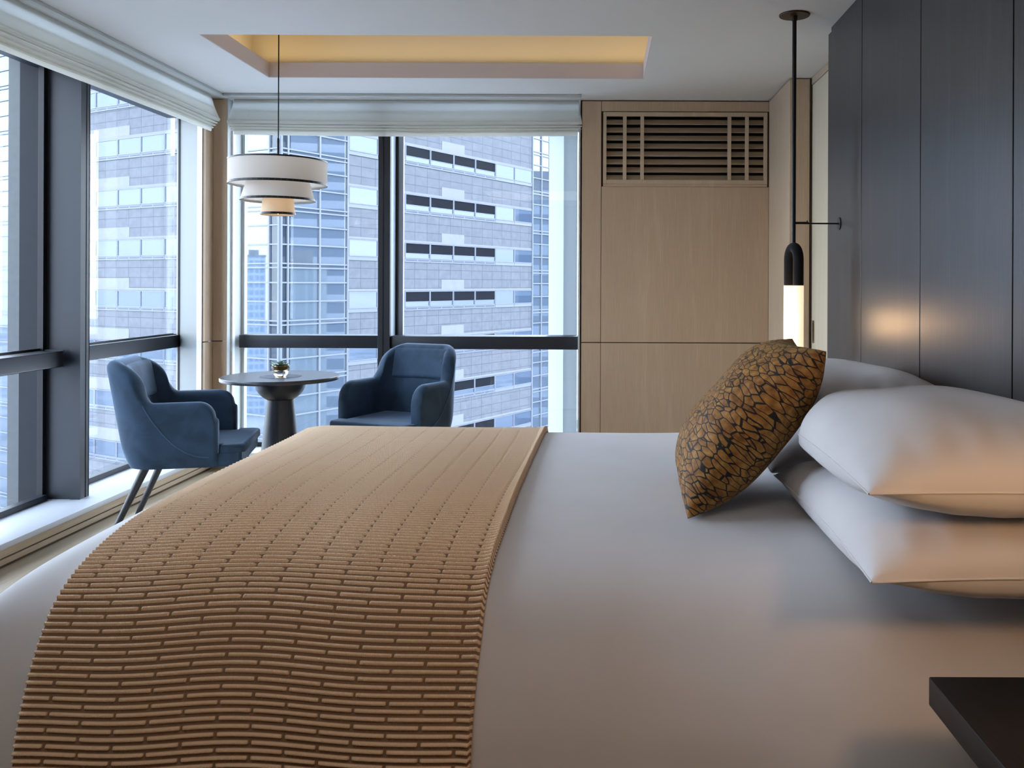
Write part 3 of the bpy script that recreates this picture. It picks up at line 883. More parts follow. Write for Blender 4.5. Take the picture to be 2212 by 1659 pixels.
for (r0, z0), (r1, z1), topband, mt in tiers:
    b = B(); th = .003
    lathe(b, [(r0, z0), (r1, z1), (r1-th, z1), (r0-th, z0), (r0, z0)], (PX, PY, 0), 72); sh = obj('shade', b, mt, pend)
    def band(r, z, hgt, studs, slope):
        b = B(); k = slope
        lathe(b, [(r+.0012-k*hgt, z+hgt), (r+.0012, z), (r-.002, z-.001), (r-.002-k*hgt, z+hgt), (r+.0012-k*hgt, z+hgt)], (PX, PY, 0), 72)
        if studs:
            nst = int(2*PI*r/.03)
            for i in range(nst):
                a = 2*PI*i/nst; rr = r+.002-k*hgt/2
                bmesh.ops.create_icosphere(b, subdivisions=1, radius=.0014, matrix=Matrix.Translation((PX+rr*math.cos(a), PY+rr*math.sin(a), z+hgt/2)))
            for f in b.faces:
                if len(f.verts) == 3: f.material_index = 1
        obj('trim_band', b, [M['black'], M['brass']], sh)
    sl = (r1-r0)/(z0-z1)
    band(r1, z1, .012, True, sl)
    if topband: band(r0, z0-.008, .008, False, 0)
    # spider holding the shade
    b = B()
    for i in range(3):
        a = 2*PI*i/3+.4; tube(b, [(PX, PY, z0-.006), (PX+(r0-th)*math.cos(a), PY+(r0-th)*math.sin(a), z0-.006)], .0018, 6)
    obj('spider', b, M['black'], sh)
b = B(); lathe(b, [(0, 1.69), (.0075, 1.69), (.0075, 1.908), (0, 1.908)], (PX, PY, 0), 12); obj('stem', b, M['black'], pend)
b = B(); lathe(b, [(0, 1.60), (.018, 1.612), (.022, 1.63), (.016, 1.655), (.010, 1.688), (0, 1.688)], (PX, PY, 0), 20); obj('bulb', b, M['bulb'], pend)

# ------------------------------------------------------------------ round table and succulent
TZ = 0.70; TX, TY = px(607, 4.9), 4.9
tab = thing('round_table', 'round blue black pedestal table between the two armchairs', 'table', (TX, TY, 0))
b = B(); lathe(b, [(0, TZ-.022), (.312, TZ-.022), (.316, TZ-.018), (.316, TZ-.004), (.313, TZ), (0, TZ)], (TX, TY, 0), 96); obj('table_top', b, M['table_wood'], tab)
b = B(); prof = [(0, TZ-.0225), (.136, TZ-.0225), (.135, TZ-.035)]
for k in range(1, 13):
    a = k/12*1.02; prof.append((.135*math.cos(a), TZ-.035-.105*math.sin(a)/math.sin(1.02)*0.9))
zb_ = prof[-1][1]; prof.append((0, zb_))
lathe(b, prof, (TX, TY, 0), 64); obj('bowl', b, M['leg'], tab)
b = B(); lathe(b, [(0, zb_-.0005), (.0715, zb_-.0005), (.076, zb_-.05), (.105, .25), (.135, .05), (.140, .0), (0, 0)], (TX, TY, 0), 64); obj('pedestal', b, M['leg'], tab)
b = B(); lathe(b, [(0, .0003), (.108, .0003), (.110, .0012), (0, .0012)], (TX+.012, TY-.03, TZ), 64); ins = obj('inlay_disc', b, plain('dark_teal_inlay', (0.012, 0.028, 0.036), 0.25), tab)

vx, vy, vz = px(607, 4.84), 4.84, TZ+.0013
vas = thing('succulent_vase', 'small gold and clear glass bowl of succulents on the round table', 'plant', (vx, vy, vz))
clear = new_mat('crystal')[0]
bb = clear.node_tree.nodes['Principled BSDF']; bb.inputs['Transmission Weight'].default_value = 1.0; bb.inputs['Roughness'].default_value = 0.02; bb.inputs['Base Color'].default_value = (.97, .98, 1, 1)
amber = new_mat('amber_glass')[0]
bb = amber.node_tree.nodes['Principled BSDF']; bb.inputs['Base Color'].default_value = (.55, .30, .03, 1); bb.inputs['Roughness'].default_value = .12; bb.inputs['Metallic'].default_value = .6
b = B(); lathe(b, [(0, 0), (.024, 0), (.028, .004), (.043, .025), (.049, .046), (.048, .062), (.046, .067), (.044, .064), (.045, .046), (.036, .031), (.020, .023), (0, .021)], (vx, vy, vz), 40); obj('bowl', b, clear, vas)
b = B(); lathe(b, [(0, .0225), (.019, .0245), (.034, .033), (.0435, .047), (.0435, .060), (.040, .060), (.036, .040), (0, .036)], (vx, vy, vz), 40); obj('amber_lining', b, amber, vas)
b = B(); lathe(b, [(0, .0365), (.034, .042), (.039, .056), (0, .0605)], (vx, vy, vz), 30); obj('soil', b, plain('soil', (.03, .02, .012), .9, scale=200, var=.4), vas)
leafm = plain('succulent_green', (.20, .30, .22), .5, var=.25, scale=60)
leafg = plain('bright_green_leaf', (.08, .20, .03), .5, var=.2, scale=60)
def leaf(bm, c, ang, elev, ln, wd):
    d = Vector((math.cos(ang)*math.cos(elev), math.sin(ang)*math.cos(elev), math.sin(elev)))
    s = Vector((-math.sin(ang), math.cos(ang), 0)); n = d.cross(s).normalized()
    if n.z < 0: n = -n
    c = Vector(c); rows = []
    for k, (t, w, th) in enumerate(((0, .35, .4), (.3, .8, .8), (.6, 1, .8), (.85, .6, .5), (1.0, .04, .1))):
        p = c+d*ln*t+n*(ln*.18*t*t)
        rows.append([bm.verts.new(p-s*wd*w), bm.verts.new(p+n*wd*.28*th), bm.verts.new(p+s*wd*w), bm.verts.new(p-n*wd*.28*th)])
    for a, bq in zip(rows[:-1], rows[1:]):
        for i in range(4): bm.faces.new((a[i], a[(i+1) % 4], bq[(i+1) % 4], bq[i]))
for ring, (nl, el, ln) in enumerate(((9, .12, .038), (8, .45, .032), (6, .85, .024), (4, 1.2, .016))):
    for i in range(nl):
        b = B(); leaf(b, (vx, vy, vz+.062+.003*ring), 2*PI*i/nl+ring*.4, el, ln, .0085)
        obj('leaf', b, leafm, vas)
for a, e, l_ in ((3.0, .25, .05), (3.4, .1, .045), (.1, .2, .04)):
    b = B(); leaf(b, (vx+.012*math.cos(a), vy+.012*math.sin(a), vz+.062), a, e, l_, .012); obj('green_leaf', b, leafg, vas)

# ------------------------------------------------------------------ armchairs
def make_chair(loc, rz, label):
    t = thing('armchair', label, 'armchair', loc, rz, 'blue velvet armchairs')
    hw, rc, xb_, xf = 0.250, 0.110, -0.180, 0.195
    th = 0.072; zb = 0.345; zarm, zback = 0.655, 0.850
    # centre line of the U: near arm front -> back -> far arm front
    pts = []
    na, nc, nb = 44, 22, 60
    for k in range(na): pts.append((xf+(xb_+rc-xf)*k/na, -hw, 0))
    for k in range(nc):
        a = -PI/2-(PI/2)*k/nc; pts.append((xb_+rc+rc*math.cos(a), -hw+rc+rc*math.sin(a), k/nc))
    for k in range(nb): pts.append((xb_, -hw+rc+(2*hw-2*rc)*k/nb, 1))
    for k in range(nc):
        a = PI-(PI/2)*k/nc; pts.append((xb_+rc+rc*math.cos(a), hw-rc+rc*math.sin(a), 1-k/nc))
    for k in range(na+1): pts.append((xb_+rc+(xf-xb_-rc)*k/na, hw, 0))
    pts = np.array(pts); n = len(pts)
    tg = np.gradient(pts[:, :2], axis=0); tg /= np.linalg.norm(tg, axis=1)[:, None]
    nrm = np.stack([-tg[:, 1], tg[:, 0]], 1)       # points outwards or inwards; fixed below
    cen = np.array([0.0, 0.0])
    sgn = np.sign((nrm*(pts[:, :2]-cen)).sum(1)); nrm *= sgn[:, None]
    seg = np.linalg.norm(np.diff(pts[:, :2], axis=0), axis=1); s = np.concatenate([[0], np.cumsum(seg)])
    d_end = np.minimum(s, s[-1]-s)
    # height of the rim
    r = 0.075
    harm = zarm-r+np.sqrt(np.clip(r*r-np.clip(r-d_end, 0, r)**2, 0, None))*1.0-0.012*np.clip(d_end-0.1, 0, 1)
    sback = s[-1]/2-d_end                      # distance from the middle of the back
    hb = (2*hw-2*rc)/2+rc*PI/2*0.70            # half-width of the raised back along the curve
    rb = 0.13
    e = np.clip(np.abs(sback)-(hb-rb), 0, rb)
    hback = zback-rb+np.sqrt(np.clip(rb*rb-e*e, 0, None))
    drop = np.clip((np.abs(sback)-hb)/0.045, 0, 1)
    H = np.where(np.abs(sback) <= hb, np.maximum(hback, harm), harm+(np.maximum(zback-rb-harm, 0))*(1-drop)**2)
    back = np.clip(pts[:, 2], 0, 1); back = back*back*(3-2*back)
    # cross-section loop: outer bottom -> outer top -> rounded rim -> inner top -> inner bottom
    rows = []
    kz = 16
    m_top = 9
    P = np.zeros((n, 2*kz+m_top, 3))
    for i in range(n):
        T2 = th/2*(1.0+0.15*back[i])
        z0 = zb; z1 = max(H[i]-T2, z0+0.01)
        sec = []
        for k in range(kz): sec.append((T2, z0+(z1-z0)*k/(kz-1)))
        for k in range(1, m_top+1):
            a = PI*k/(m_top+1); sec.append((T2*math.cos(a), z1+T2*math.sin(a)))
        for k in range(kz): sec.append((-T2, z1-(z1-z0)*k/(kz-1)))
        for k, (o_, z) in enumerate(sec):
            lean = back[i]*max(0, z-zb)*0.18
            low = max(0, (0.47-z)/0.13)
            tuck = 0.022*min(1, low)**2*(1 if o_ > 0 else 0)
            q = pts[i, :2]+nrm[i]*(o_-tuck)
            P[i, k] = (q[0]-lean, q[1]*(1-0.0*z), z)
    me = grid_mesh('shell', P, M['velvet'], wrap_v=True)
    bm = B(); bm.from_mesh(me); bm.verts.ensure_lookup_table()
    w = 2*kz+m_top
    # puffed front ends of the arms
    rings2 = [[bm.verts[base+k] for k in range(w)] for base in (0, (n-1)*w)]
    for ring in rings2:
        r2 = [bm.verts.new((v.co.x+0.012, (v.co.y-math.copysign(hw, v.co.y))*0.72+math.copysign(hw, v.co.y), v.co.z-(0.010 if v.co.z > .5 else 0))) for v in ring]
        for k in range(w):
            bm.faces.new((ring[k], ring[(k+1) % w], r2[(k+1) % w], r2[k]))
        bm.faces.new(r2)
    bmesh.ops.recalc_face_normals(bm, faces=bm.faces)
    obj('shell', bm, M['velvet'], t, angle=60, local=True)
    # seat base and cushion
    b = B(); prism(b, [(-.150, -.12), (-.115, -.19), (-.05, -.238), (.18, -.250), (.205, -.262), (.300, -.260), (.312, -.248), (.312, .248), (.300, .260), (.205, .262), (.18, .250), (-.05, .238), (-.115, .19), (-.150, .12)], 0.340, 0.408)
    bmesh.ops.bevel(b, geom=[e_ for e_ in b.edges if abs(e_.verts[0].co.z-e_.verts[1].co.z) < 1e-5 and e_.verts[0].co.z < .35], offset=.02, segments=4, profile=.5, affect='EDGES'); obj('seat_base', b, M['velvet'], t, local=True)
    b = B()
    hwi = hw-th/2-0.002
    prism(b, [(-0.15, -hwi), (0.213, -hwi), (0.216, -0.262), (0.300, -0.258), (0.326, -0.235), (0.326, 0.235), (0.300, 0.258), (0.216, 0.262), (0.213, hwi), (-0.15, hwi)], 0.409, 0.448)
    es = [e_ for e_ in b.edges if abs(e_.verts[0].co.z-e_.verts[1].co.z) < 1e-5 and e_.verts[0].co.z > .44]
    bmesh.ops.bevel(b, geom=es, offset=0.016, segments=4, profile=0.5, affect='EDGES')
    obj('seat', b, M['velvet'], t, local=True, angle=60)
    # padded upper back with its lower seam
    P2 = []
    nb2 = 40; kz2 = 16
    b = B(); hwb = 0.205
    grid = []
    for i in range(nb2+1):
        y = -hwb+2*hwb*i/nb2
        row = []
        for k in range(kz2+1):
            v = k/kz2
            z = 0.645+0.180*v
            er = min(1, ((1-abs(y)/hwb)/0.28)); ev = min(1, min(v, (1-v)*.6)/0.14)
            puff = 0.020*math.sqrt(max(0, 1-(1-min(1, er))**2))*math.sqrt(max(0, 1-(1-min(1, ev))**2))
            cur = 0.030*(abs(y)/hwb)**4-0.010*max(0,(abs(y)/hwb-.85)/.15)
            x = xb_+th*0.575-(z-zb)*0.18+puff+cur-0.002
            row.append(b.verts.new((x, y, z)))
        grid.append(row)
    for i in range(nb2):
        for k in range(kz2): b.faces.new((grid[i][k], grid[i][k+1], grid[i+1][k+1], grid[i+1][k]))
    bmesh.ops.recalc_face_normals(b, faces=b.faces)
    obj('back_cushion', b, M['velvet'], t, local=True, angle=60)
    # curved seams on the outsides of the arms
    for sgn_ in (-1, 1):
        p3 = []
        for k in range(25):
            v = k/24
            a = v*PI/2
            x = -0.165+0.33*(1-math.cos(a))**0.9*1.0
            z = 0.385+0.255*(1-math.sin(a))**1.15
            x = -0.115+0.285*v; z = 0.395+0.25*(1-v)**2.1
            low = max(0, (0.47-z)/0.13); tuck = 0.022*min(1, low)**2
            yo = hw+th/2-tuck+0.0005
            if x < xb_+rc: 
                ca = math.asin(min(1, (xb_+rc-x)/(rc+th/2))); yo = (hw-rc)+(rc+th/2)*math.cos(ca)
            p3.append((x, sgn_*yo, z))
        b = B(); tube(b, p3, 0.0038, 8); obj('piping', b, M['piping'], t, local=True)
    # piping over the rim of each arm
    for sx, sy in ((-1, -1), (-1, 1), (1, -1), (1, 1)):
        top = (0.25 if sx > 0 else -0.12, 0.185*sy, 0.352)
        bot = ((0.31 if sx > 0 else -0.275), 0.225*sy, 0.0)
        b = B(); tube(b, [top, bot], [0.0195, 0.0125], 20); obj('leg', b, M['leg'], t, local=True)
    return t
make_chair((-2.071, 4.376, 0), math.radians(13), 'blue velvet armchair left of the round table, seen from its side')
make_chair((-1.165, 5.125, 0), math.radians(-113), 'blue velvet armchair right of the round table, facing the bed')

# ------------------------------------------------------------------ louvred grille
gr = thing('vent_grille', 'pale oak louvred air grille high on the back wall', 'vent', ((GX0+GX1)/2, YB, GZ0))
k = YB/F
b = B(); fr = 0.022
x0, x1, z0, z1 = GX0+.002, GX1-.004, GZ0, GZ1
box(b, x0, x0+fr, YB-.006, YB+.018, z0, z1, .001, 1); box(b, x1-fr, x1, YB-.006, YB+.018, z0, z1, .001, 1)
box(b, x0+fr, x1-fr, YB-.006, YB+.018, z0, z0+.026, .001, 1); box(b, x0+fr, x1-fr, YB-.006, YB+.018, z1-.026, z1, .001, 1)
obj('frame', b, M['oak_side'], gr)
for xs_ in (1348.3, 1386, 1574.3, 1612):
    xm = px(xs_, YB); b = B(); box(b, xm-.0118, xm+.0118, YB-.006, YB+.006, z0+.0265, z1-.0265, .001, 1); obj('stile', b, M['oak_side'], gr)
b = B(); box(b, x0, x1, YB+.070, YB+.079, z0, z1); obj('backing', b, M['black'], gr)
zz0, zz1 = z0+.022, z1-.030; pitch = (zz1-zz0)/8
for i in range(8):
    zc = zz0+pitch*(i+.42)
    b = B(); box(b, x0+fr-.006, x1-fr+.006, -.0245, .0245, -.0028, .0028, .001, 1)
    bmesh.ops.rotate(b, verts=b.verts, cent=(0, 0, 0), matrix=Matrix.Rotation(math.radians(46), 3, 'X'))
    bmesh.ops.translate(b, verts=b.verts, vec=(0, YB+.0265, zc))
    obj('slat', b, M['oak_x'], gr)
b = B(); box(b, x0, x1, YB-.003, YB+.0185, z0-.017, z0-.0005, .001, 1); obj('bottom_rail', b, M['oak'], gr)

# ------------------------------------------------------------------ the city outside
GZ = -62.0
cx_, cy_ = -22.2, 60.9
ar = math.radians(29)
Rd = Vector((math.sin(ar), math.cos(ar), 0)); Ld = Vector((-math.cos(ar), math.sin(ar), 0))
Cn = Vector((cx_, cy_, 0))
def fpt(face, t, off, z):
    d = Rd if face == 'R' else Ld
    n = -Ld if face == 'R' else -Rd
    p = Cn+d*t+n*off
    return Vector((p.x, p.y, z))
def fbox(bm, face, t0, t1, z0, z1, o0, o1, mat=0):
    uvl = bm.loops.layers.uv.verify()
    c = {}
    for i, t in enumerate((t0, t1)):
        for j, off in enumerate((o0, o1)):
            for k_, z in enumerate((z0, z1)):
                c[i, j, k_] = bm.verts.new(fpt(face, t, off, z))
    quads = [((0,1,0),(1,1,0),(1,1,1),(0,1,1)), ((0,0,0),(0,0,1),(1,0,1),(1,0,0)), ((0,0,0),(0,1,0),(0,1,1),(0,0,1)),
             ((1,0,0),(1,0,1),(1,1,1),(1,1,0)), ((0,0,1),(0,1,1),(1,1,1),(1,0,1)), ((0,0,0),(1,0,0),(1,1,0),(0,1,0))]
    tv = (t0, t1); zv = (z0, z1)
    for q in quads:
        f = bm.faces.new([c[a] for a in q]); f.material_index = mat
        for lp, a in zip(f.loops, q): lp[uvl].uv = (tv[a[0]], zv[a[2]])
def stone_mat():
    m, nt, b = new_mat('grey_stone_cladding'); L = nt.links.new
    uv = nd(nt, 'ShaderNodeUVMap')
    br = nd(nt, 'ShaderNodeTexBrick'); br.offset = 0.0
    br.inputs['Scale'].default_value = 1.0; br.inputs['Brick Width'].default_value = 1.55; br.inputs['Row Height'].default_value = 0.78
    br.inputs['Mortar Size'].default_value = 0.028; br.inputs['Mortar Smooth'].default_value = 0.0; br.inputs['Bias'].default_value = 0.0
    br.inputs['Color1'].default_value = (0.0847, 0.0901, 0.1061, 1); br.inputs['Color2'].default_value = (0.0938, 0.0988, 0.1144, 1)
    br.inputs['Mortar'].default_value = (0.0442, 0.0494, 0.0650, 1)
    L(uv.outputs[0], br.inputs['Vector'])
    tc = nd(nt, 'ShaderNodeTexCoord'); n = nd(nt, 'ShaderNodeTexNoise', Scale=2.0, Detail=6.0); L(tc.outputs['Object'], n.inputs['Vector'])
    r = ramp(nt, [(0.3, (0.86, 0.86, 0.86)), (0.7, (1.08, 1.08, 1.08))]); L(n.outputs['Fac'], r.inputs['Fac'])
    mx = nd(nt, 'ShaderNodeMix', data_type='RGBA', blend_type='MULTIPLY'); mx.inputs[0].default_value = 1.0
    L(br.outputs['Color'], mx.inputs[6]); L(r.outputs['Color'], mx.inputs[7])
    L(mx.outputs[2], b.inputs['Base Color']); b.inputs['Roughness'].default_value = 0.8
    return m
M['stone'] = stone_mat()
M['stone_pale'] = plain('pale_stone', (0.145, 0.149, 0.158), 0.8, var=.05, scale=2)
M['frame_ext'] = plain('pale_frame', (0.115, 0.128, 0.16), 0.5, var=.02)
M['sky_glass'] = mirror_glass('sky_mirror_glass', (0.04, 0.055, 0.08), (0.78, 0.87, 1.0), 0.115)
M['bay_glass'] = mirror_glass('bay_mirror_glass', (0.055, 0.068, 0.085), (0.84, 0.90, 1.0), 0.155, wob=0.0)
M['dark_blind'] = plain('dark_grey_blind', (0.010, 0.0115, 0.015), 0.9, var=.1, scale=3, spec=0.05)
M['vent_dark'] = plain('vent_dark', (0.05, 0.06, 0.08), 0.6)
tower = thing('office_tower', 'grey stone office tower with ribbon windows and glazed corners across the street', 'building', (cx_, cy_, GZ))
ZT = 27.0
for face, t0, t1, nm in (('R', 6.3, 31.5, 'stone_wall'), ('L', 6.3, 31.0, 'stone_wall')):
    b = B(); fbox(b, face, t0, t1, GZ, ZT, -1.0, 0.0); obj(nm, b, M['stone'], tower, smooth=False)
b = B()   # closed core so the tower reads as a solid block
for face, t0, t1 in (('R', 0.4, 34.6), ('L', 0.4, 37.5)):
    fbox(b, face, t0, t1, GZ, ZT, -1.4, -1.05)
obj('core', b, M['dark_blind'], tower, smooth=False)
b = B()
prism(b, [tuple(fpt('R', 34.6, -1.1, 0))[:2], tuple(fpt('R', 0.5, -1.1, 0))[:2], tuple(fpt('L', 37.5, -1.1, 0))[:2], tuple(Cn+Rd*34.6+Ld*37.5)[:2]], ZT-1.0, ZT)
obj('roof', b, M['stone_pale'], tower, smooth=False)
def window(face, t0, t1, zt_, kind):
    zb_ = zt_-1.30
    b = B()
    f = .06
    fbox(b, face, t0, t1, zt_-f, zt_, 0.002, .10, 0); fbox(b, face, t0, t1, zb_, zb_+f, 0.002, .10, 0)
    fbox(b, face, t0, t0+f, zb_+f, zt_-f, 0.002, .10, 0); fbox(b, face, t1-f, t1, zb_+f, zt_-f, 0.002, .10, 0)
    if kind == 'dark':
        fbox(b, face, t0+f, t1-f, zt_-.86, zt_-f, 0.002, .05, 2); fbox(b, face, t0+f, t1-f, zb_+f, zt_-.90, 0.002, .04, 1)
        fbox(b, face, t0+f, t1-f, zt_-.90, zt_-.86, 0.002, .08, 0)
    else:
        fbox(b, face, t0+f, t1-f, zb_+f, zt_-f, 0.002, .05, 1)
    # slot vents under the sill
    tm = (t0+t1)/2
    fbox(b, face, t0, t1, zb_-.30, zb_, 0.002, .06, 0)
    if kind != 'plain':
        fbox(b, face, t0+.12, tm-.08, zb_-.20, zb_-.09, .06, .075, 3); fbox(b, face, tm+.08, t1-.12, zb_-.20, zb_-.09, .06, .075, 3)
    o = obj('window', b, [M['frame_ext'], M['sky_glass'], M['dark_blind'], M['vent_dark']], tower, smooth=False)
    return o
nw = 0
bw = (31.5-6.4)/8
for kf in range(-4, 4):
    zt_ = .55+4*kf
    for i in range(8):
        t0 = 6.4+bw*i
        window('R', t0+.02, t0+bw-.02, zt_, 'dark' if 2 <= i <= 5 else 'plain'); nw += 1
for kf in range(-5, 5):
    zt_ = .55+4*kf
    for i in range(1, 6):
        t0 = 6.6+2.95*i
        if nw < 100: window('L', t0+.02, t0+2.93, zt_, 'light'); nw += 1
        else: window('L', t0+.02, t0+2.93, zt_, 'light')
# pale courses above the windows and pale patches
b = B()
for kf in range(-5, 6):
    zt_ = .55+4*kf
    fbox(b, 'R', 6.4, 31.5, zt_+.02, zt_+.20, 0.001, .03); fbox(b, 'L', 6.4, 31.0, zt_+.02, zt_+.20, 0.001, .03)
obj('pale_course', b, M['stone_pale'], tower, smooth=False)
for kf in range(-4, 4):
    zt_ = .55+4*kf
    b = B(); fbox(b, 'R', 6.4+bw*3.5, 6.4+bw*4.5, zt_+.2, zt_+.98, 0.001, .035); obj('pale_panel', b, M['stone_pale'], tower, smooth=False)
    b = B(); fbox(b, 'L', 6.6+2.95*3.5, 6.6+2.95*5.5, zt_+.2, zt_+.98, 0.001, .035); obj('pale_panel', b, M['stone_pale'], tower, smooth=False)
# glazed bays
for face, t0, t1, vs in (('R', 0.0, 6.35, (0.05, .63, 3.54, 6.3)), ('L', 0.0, 6.35, (0.05, 1.02, 4.1, 6.3)), ('R', 31.5, 34.9, (31.55, 33.2, 34.85)), ('L', 31.0, 38.0, (31.05, 34.0, 37.0, 37.95))):
    b = B(); fbox(b, face, t0, t1, GZ, ZT, -.9, .0); obj('curtain_glass', b, M['bay_glass'], tower, smooth=False)
    b = B()
    for v in vs: fbox(b, face, v-.07, v+.07, -26, ZT, .002, .12)
    z = -26+.55
    i = 0
    while z < ZT:
        fbox(b, face, t0, t1, z-.05, z+.05, .002, .10)
        if i % 3 == 0: fbox(b, face, t0, t1, z-.34, z-.24, .002, .10)
        z += 4/3; i += 1
    obj('mullion_grid', b, M['frame_ext'], tower, smooth=False)

def mirror(p, face):
    n = -Ld if face == 'R' else -Rd
    p = Vector(p); d = (p-Cn).dot(n)
    return p-n*2*d
def stripes(name, c0, c1, row, gap, wid, sx=1.0):
    """rows of glass and spandrel for distant buildings"""
    m, nt, b = new_mat(name); L = nt.links.new
    tc = nd(nt, 'ShaderNodeTexCoord'); sp = nd(nt, 'ShaderNodeSeparateXYZ'); L(tc.outputs['Object'], sp.inputs[0])
    def saw(sock, per, lo):
        d = nd(nt, 'ShaderNodeMath', operation='DIVIDE'); d.inputs[1].default_value = per; L(sock, d.inputs[0])
        f = nd(nt, 'ShaderNodeMath', operation='FRACT'); L(d.outputs[0], f.inputs[0])
        g_ = nd(nt, 'ShaderNodeMath', operation='GREATER_THAN'); g_.inputs[1].default_value = lo; L(f.outputs[0], g_.inputs[0])
        return g_.outputs[0]
    a = saw(sp.outputs['Z'], row, gap)
    ad = nd(nt, 'ShaderNodeMath', operation='ADD'); L(sp.outputs['X'], ad.inputs[0]); L(sp.outputs['Y'], ad.inputs[1])
    c = saw(ad.outputs[0], wid, 0.22 if sx else -1)
    mu = nd(nt, 'ShaderNodeMath', operation='MULTIPLY'); L(a, mu.inputs[0]); L(c, mu.inputs[1])
    mx = nd(nt, 'ShaderNodeMix', data_type='RGBA'); L(mu.outputs[0], mx.inputs[0])
    mx.inputs[6].default_value = (*c0, 1); mx.inputs[7].default_value = (*c1, 1)
    L(mx.outputs[2], b.inputs['Base Color']); b.inputs['Roughness'].default_value = 0.45
    return m
def building(name, label, x, y, w, d, z1, mat, rz=0.0, group=None, roof=None, crown=True):
    t = thing(name, label, 'building', (x, y, GZ), rz, group)
    b = B(); box(b, -w/2, w/2, -d/2, d/2, 0, z1-GZ); obj('block', b, mat, t, local=True, smooth=False)
    b = B(); box(b, -w/2-.3, w/2+.3, -d/2-.3, d/2+.3, z1-GZ+.01, z1-GZ+.7)
    if crown: box(b, -w/4, w/5, -d/5, d/4, z1-GZ+.7, z1-GZ+3.2)
    obj('roof', b, roof or M['stone_pale'], t, local=True, smooth=False)
    return t
m_str = stripes('blue_striped_facade', (0.42, 0.47, 0.55), (0.065, 0.115, 0.19), 4.2, 0.42, 3.0, sx=0)
m_grn = stripes('grey_green_facade', (0.27, 0.34, 0.37), (0.19, 0.26, 0.29), 40.0, 0.02, 2.2)
m_dist = stripes('pale_blue_tower', (0.42, 0.52, 0.64), (0.16, 0.29, 0.46), 3.5, 0.35, 2.4)
m_low = [stripes('city_%d' % i, c, w, 3.3, .45, 2.6) for i, (c, w) in enumerate((((.52, .53, .56), (.14, .18, .24)), ((.60, .57, .52), (.16, .18, .22)), ((.40, .20, .13), (.10, .11, .13)), ((.44, .48, .54), (.12, .18, .26)), ((.64, .64, .66), (.2, .25, .33))))]
# towers seen mirrored in the right-hand glazed bay
vp = mirror(((672-1297)*200/F, 200, 0), 'R')
building('striped_tower', 'blue glass tower with pale bands mirrored in the glazed corner', vp.x, vp.y, 9.5, 14, 60, m_str, math.radians(12))
vp = mirror(((648-1297)*165/F, 165, 0), 'R')
building('grey_green_tower', 'grey green panelled block mirrored below the striped tower', vp.x, vp.y, 9.0, 7.5, 4.0, m_grn, math.radians(30))
# tower mirrored in the left-hand bay
vp = mirror(((549-1297)*420/F, 420, 0), 'L')
building('distant_tower', 'pale blue distant tower rising above the low city', vp.x, vp.y, 10, 10, 13.5, m_dist, math.radians(10))
# balcony tower mirrored in the far right bay
vp = mirror(((1172-1297)*150/F, 150, 0), 'R')
building('balcony_tower', 'grey blue tower with rounded balcony bands at the right edge', vp.x, vp.y, 5.5, 9, 17.0, stripes('balcony', (.36, .43, .53), (.10, .15, .22), 3.4, .5, 40, sx=0), math.radians(20))
# the low city
placed = [tuple(o_.location)[:2] for o_ in COL.objects if o_.get('category') == 'building' and o_.name != 'office_tower']
low = B()
for i in range(46):
    for _ in range(40):
        a = rng.uniform(0, 2*PI); r_ = rng.uniform(110, 420)
        x, y = r_*math.cos(a), r_*math.sin(a)+20
        q = Vector((x, y, 0))-Cn
        if -45 < q.dot(Rd) < 75 and -45 < q.dot(Ld) < 80: continue
        if abs(math.atan2(x, y)-math.atan2(119, 97)) < .25: continue
        if any(math.hypot(x-u[0], y-u[1]) < 36 for u in placed): continue
        break
    placed.append((x, y))
    mi = int(rng.integers(0, 5)); w_, d_, z1, rz = rng.uniform(12, 26), rng.uniform(10, 24), rng.uniform(-48, -14), rng.uniform(0, 3)
    t_ = B(); box(t_, -w_/2, w_/2, -d_/2, d_/2, GZ, z1, mat=mi); box(t_, -w_/2-.3, w_/2+.3, -d_/2-.3, d_/2+.3, z1+.01, z1+.7, mat=5); box(t_, -w_/4, w_/5, -d_/5, d_/4, z1+.7, z1+3.2, mat=5)
    bmesh.ops.transform(t_, matrix=Matrix.Translation((x, y, 0)) @ Matrix.Rotation(rz, 4, 'Z'), verts=t_.verts)
    tm_ = bpy.data.meshes.new('part'); t_.to_mesh(tm_); t_.free(); low.from_mesh(tm_); bpy.data.meshes.remove(tm_)
o = obj('low_city', low, m_low+[M['stone_pale']], smooth=False)
tag(o, 'low city blocks spread far below the hotel, mirrored in the tower glass', 'city', kind='stuff')
b = B(); box(b, -1500, 1500, -1500, 1500, GZ-1, GZ-.05)
def ground_mat():
    m, nt, b = new_mat('city_ground'); L = nt.links.new
    tc = nd(nt, 'ShaderNodeTexCoord'); v = nd(nt, 'ShaderNodeTexVoronoi', Scale=.06); L(tc.outputs['Object'], v.inputs['Vector'])
    r = ramp(nt, [(0, (.18, .22, .26)), (.5, (.34, .36, .40)), (1, (.5, .5, .5))]); L(v.outputs['Color'], r.inputs['Fac'])
    L(r.outputs['Color'], b.inputs['Base Color']); b.inputs['Roughness'].default_value = .9
    return m
struct('ground', b, ground_mat(), 'distant city ground far below')

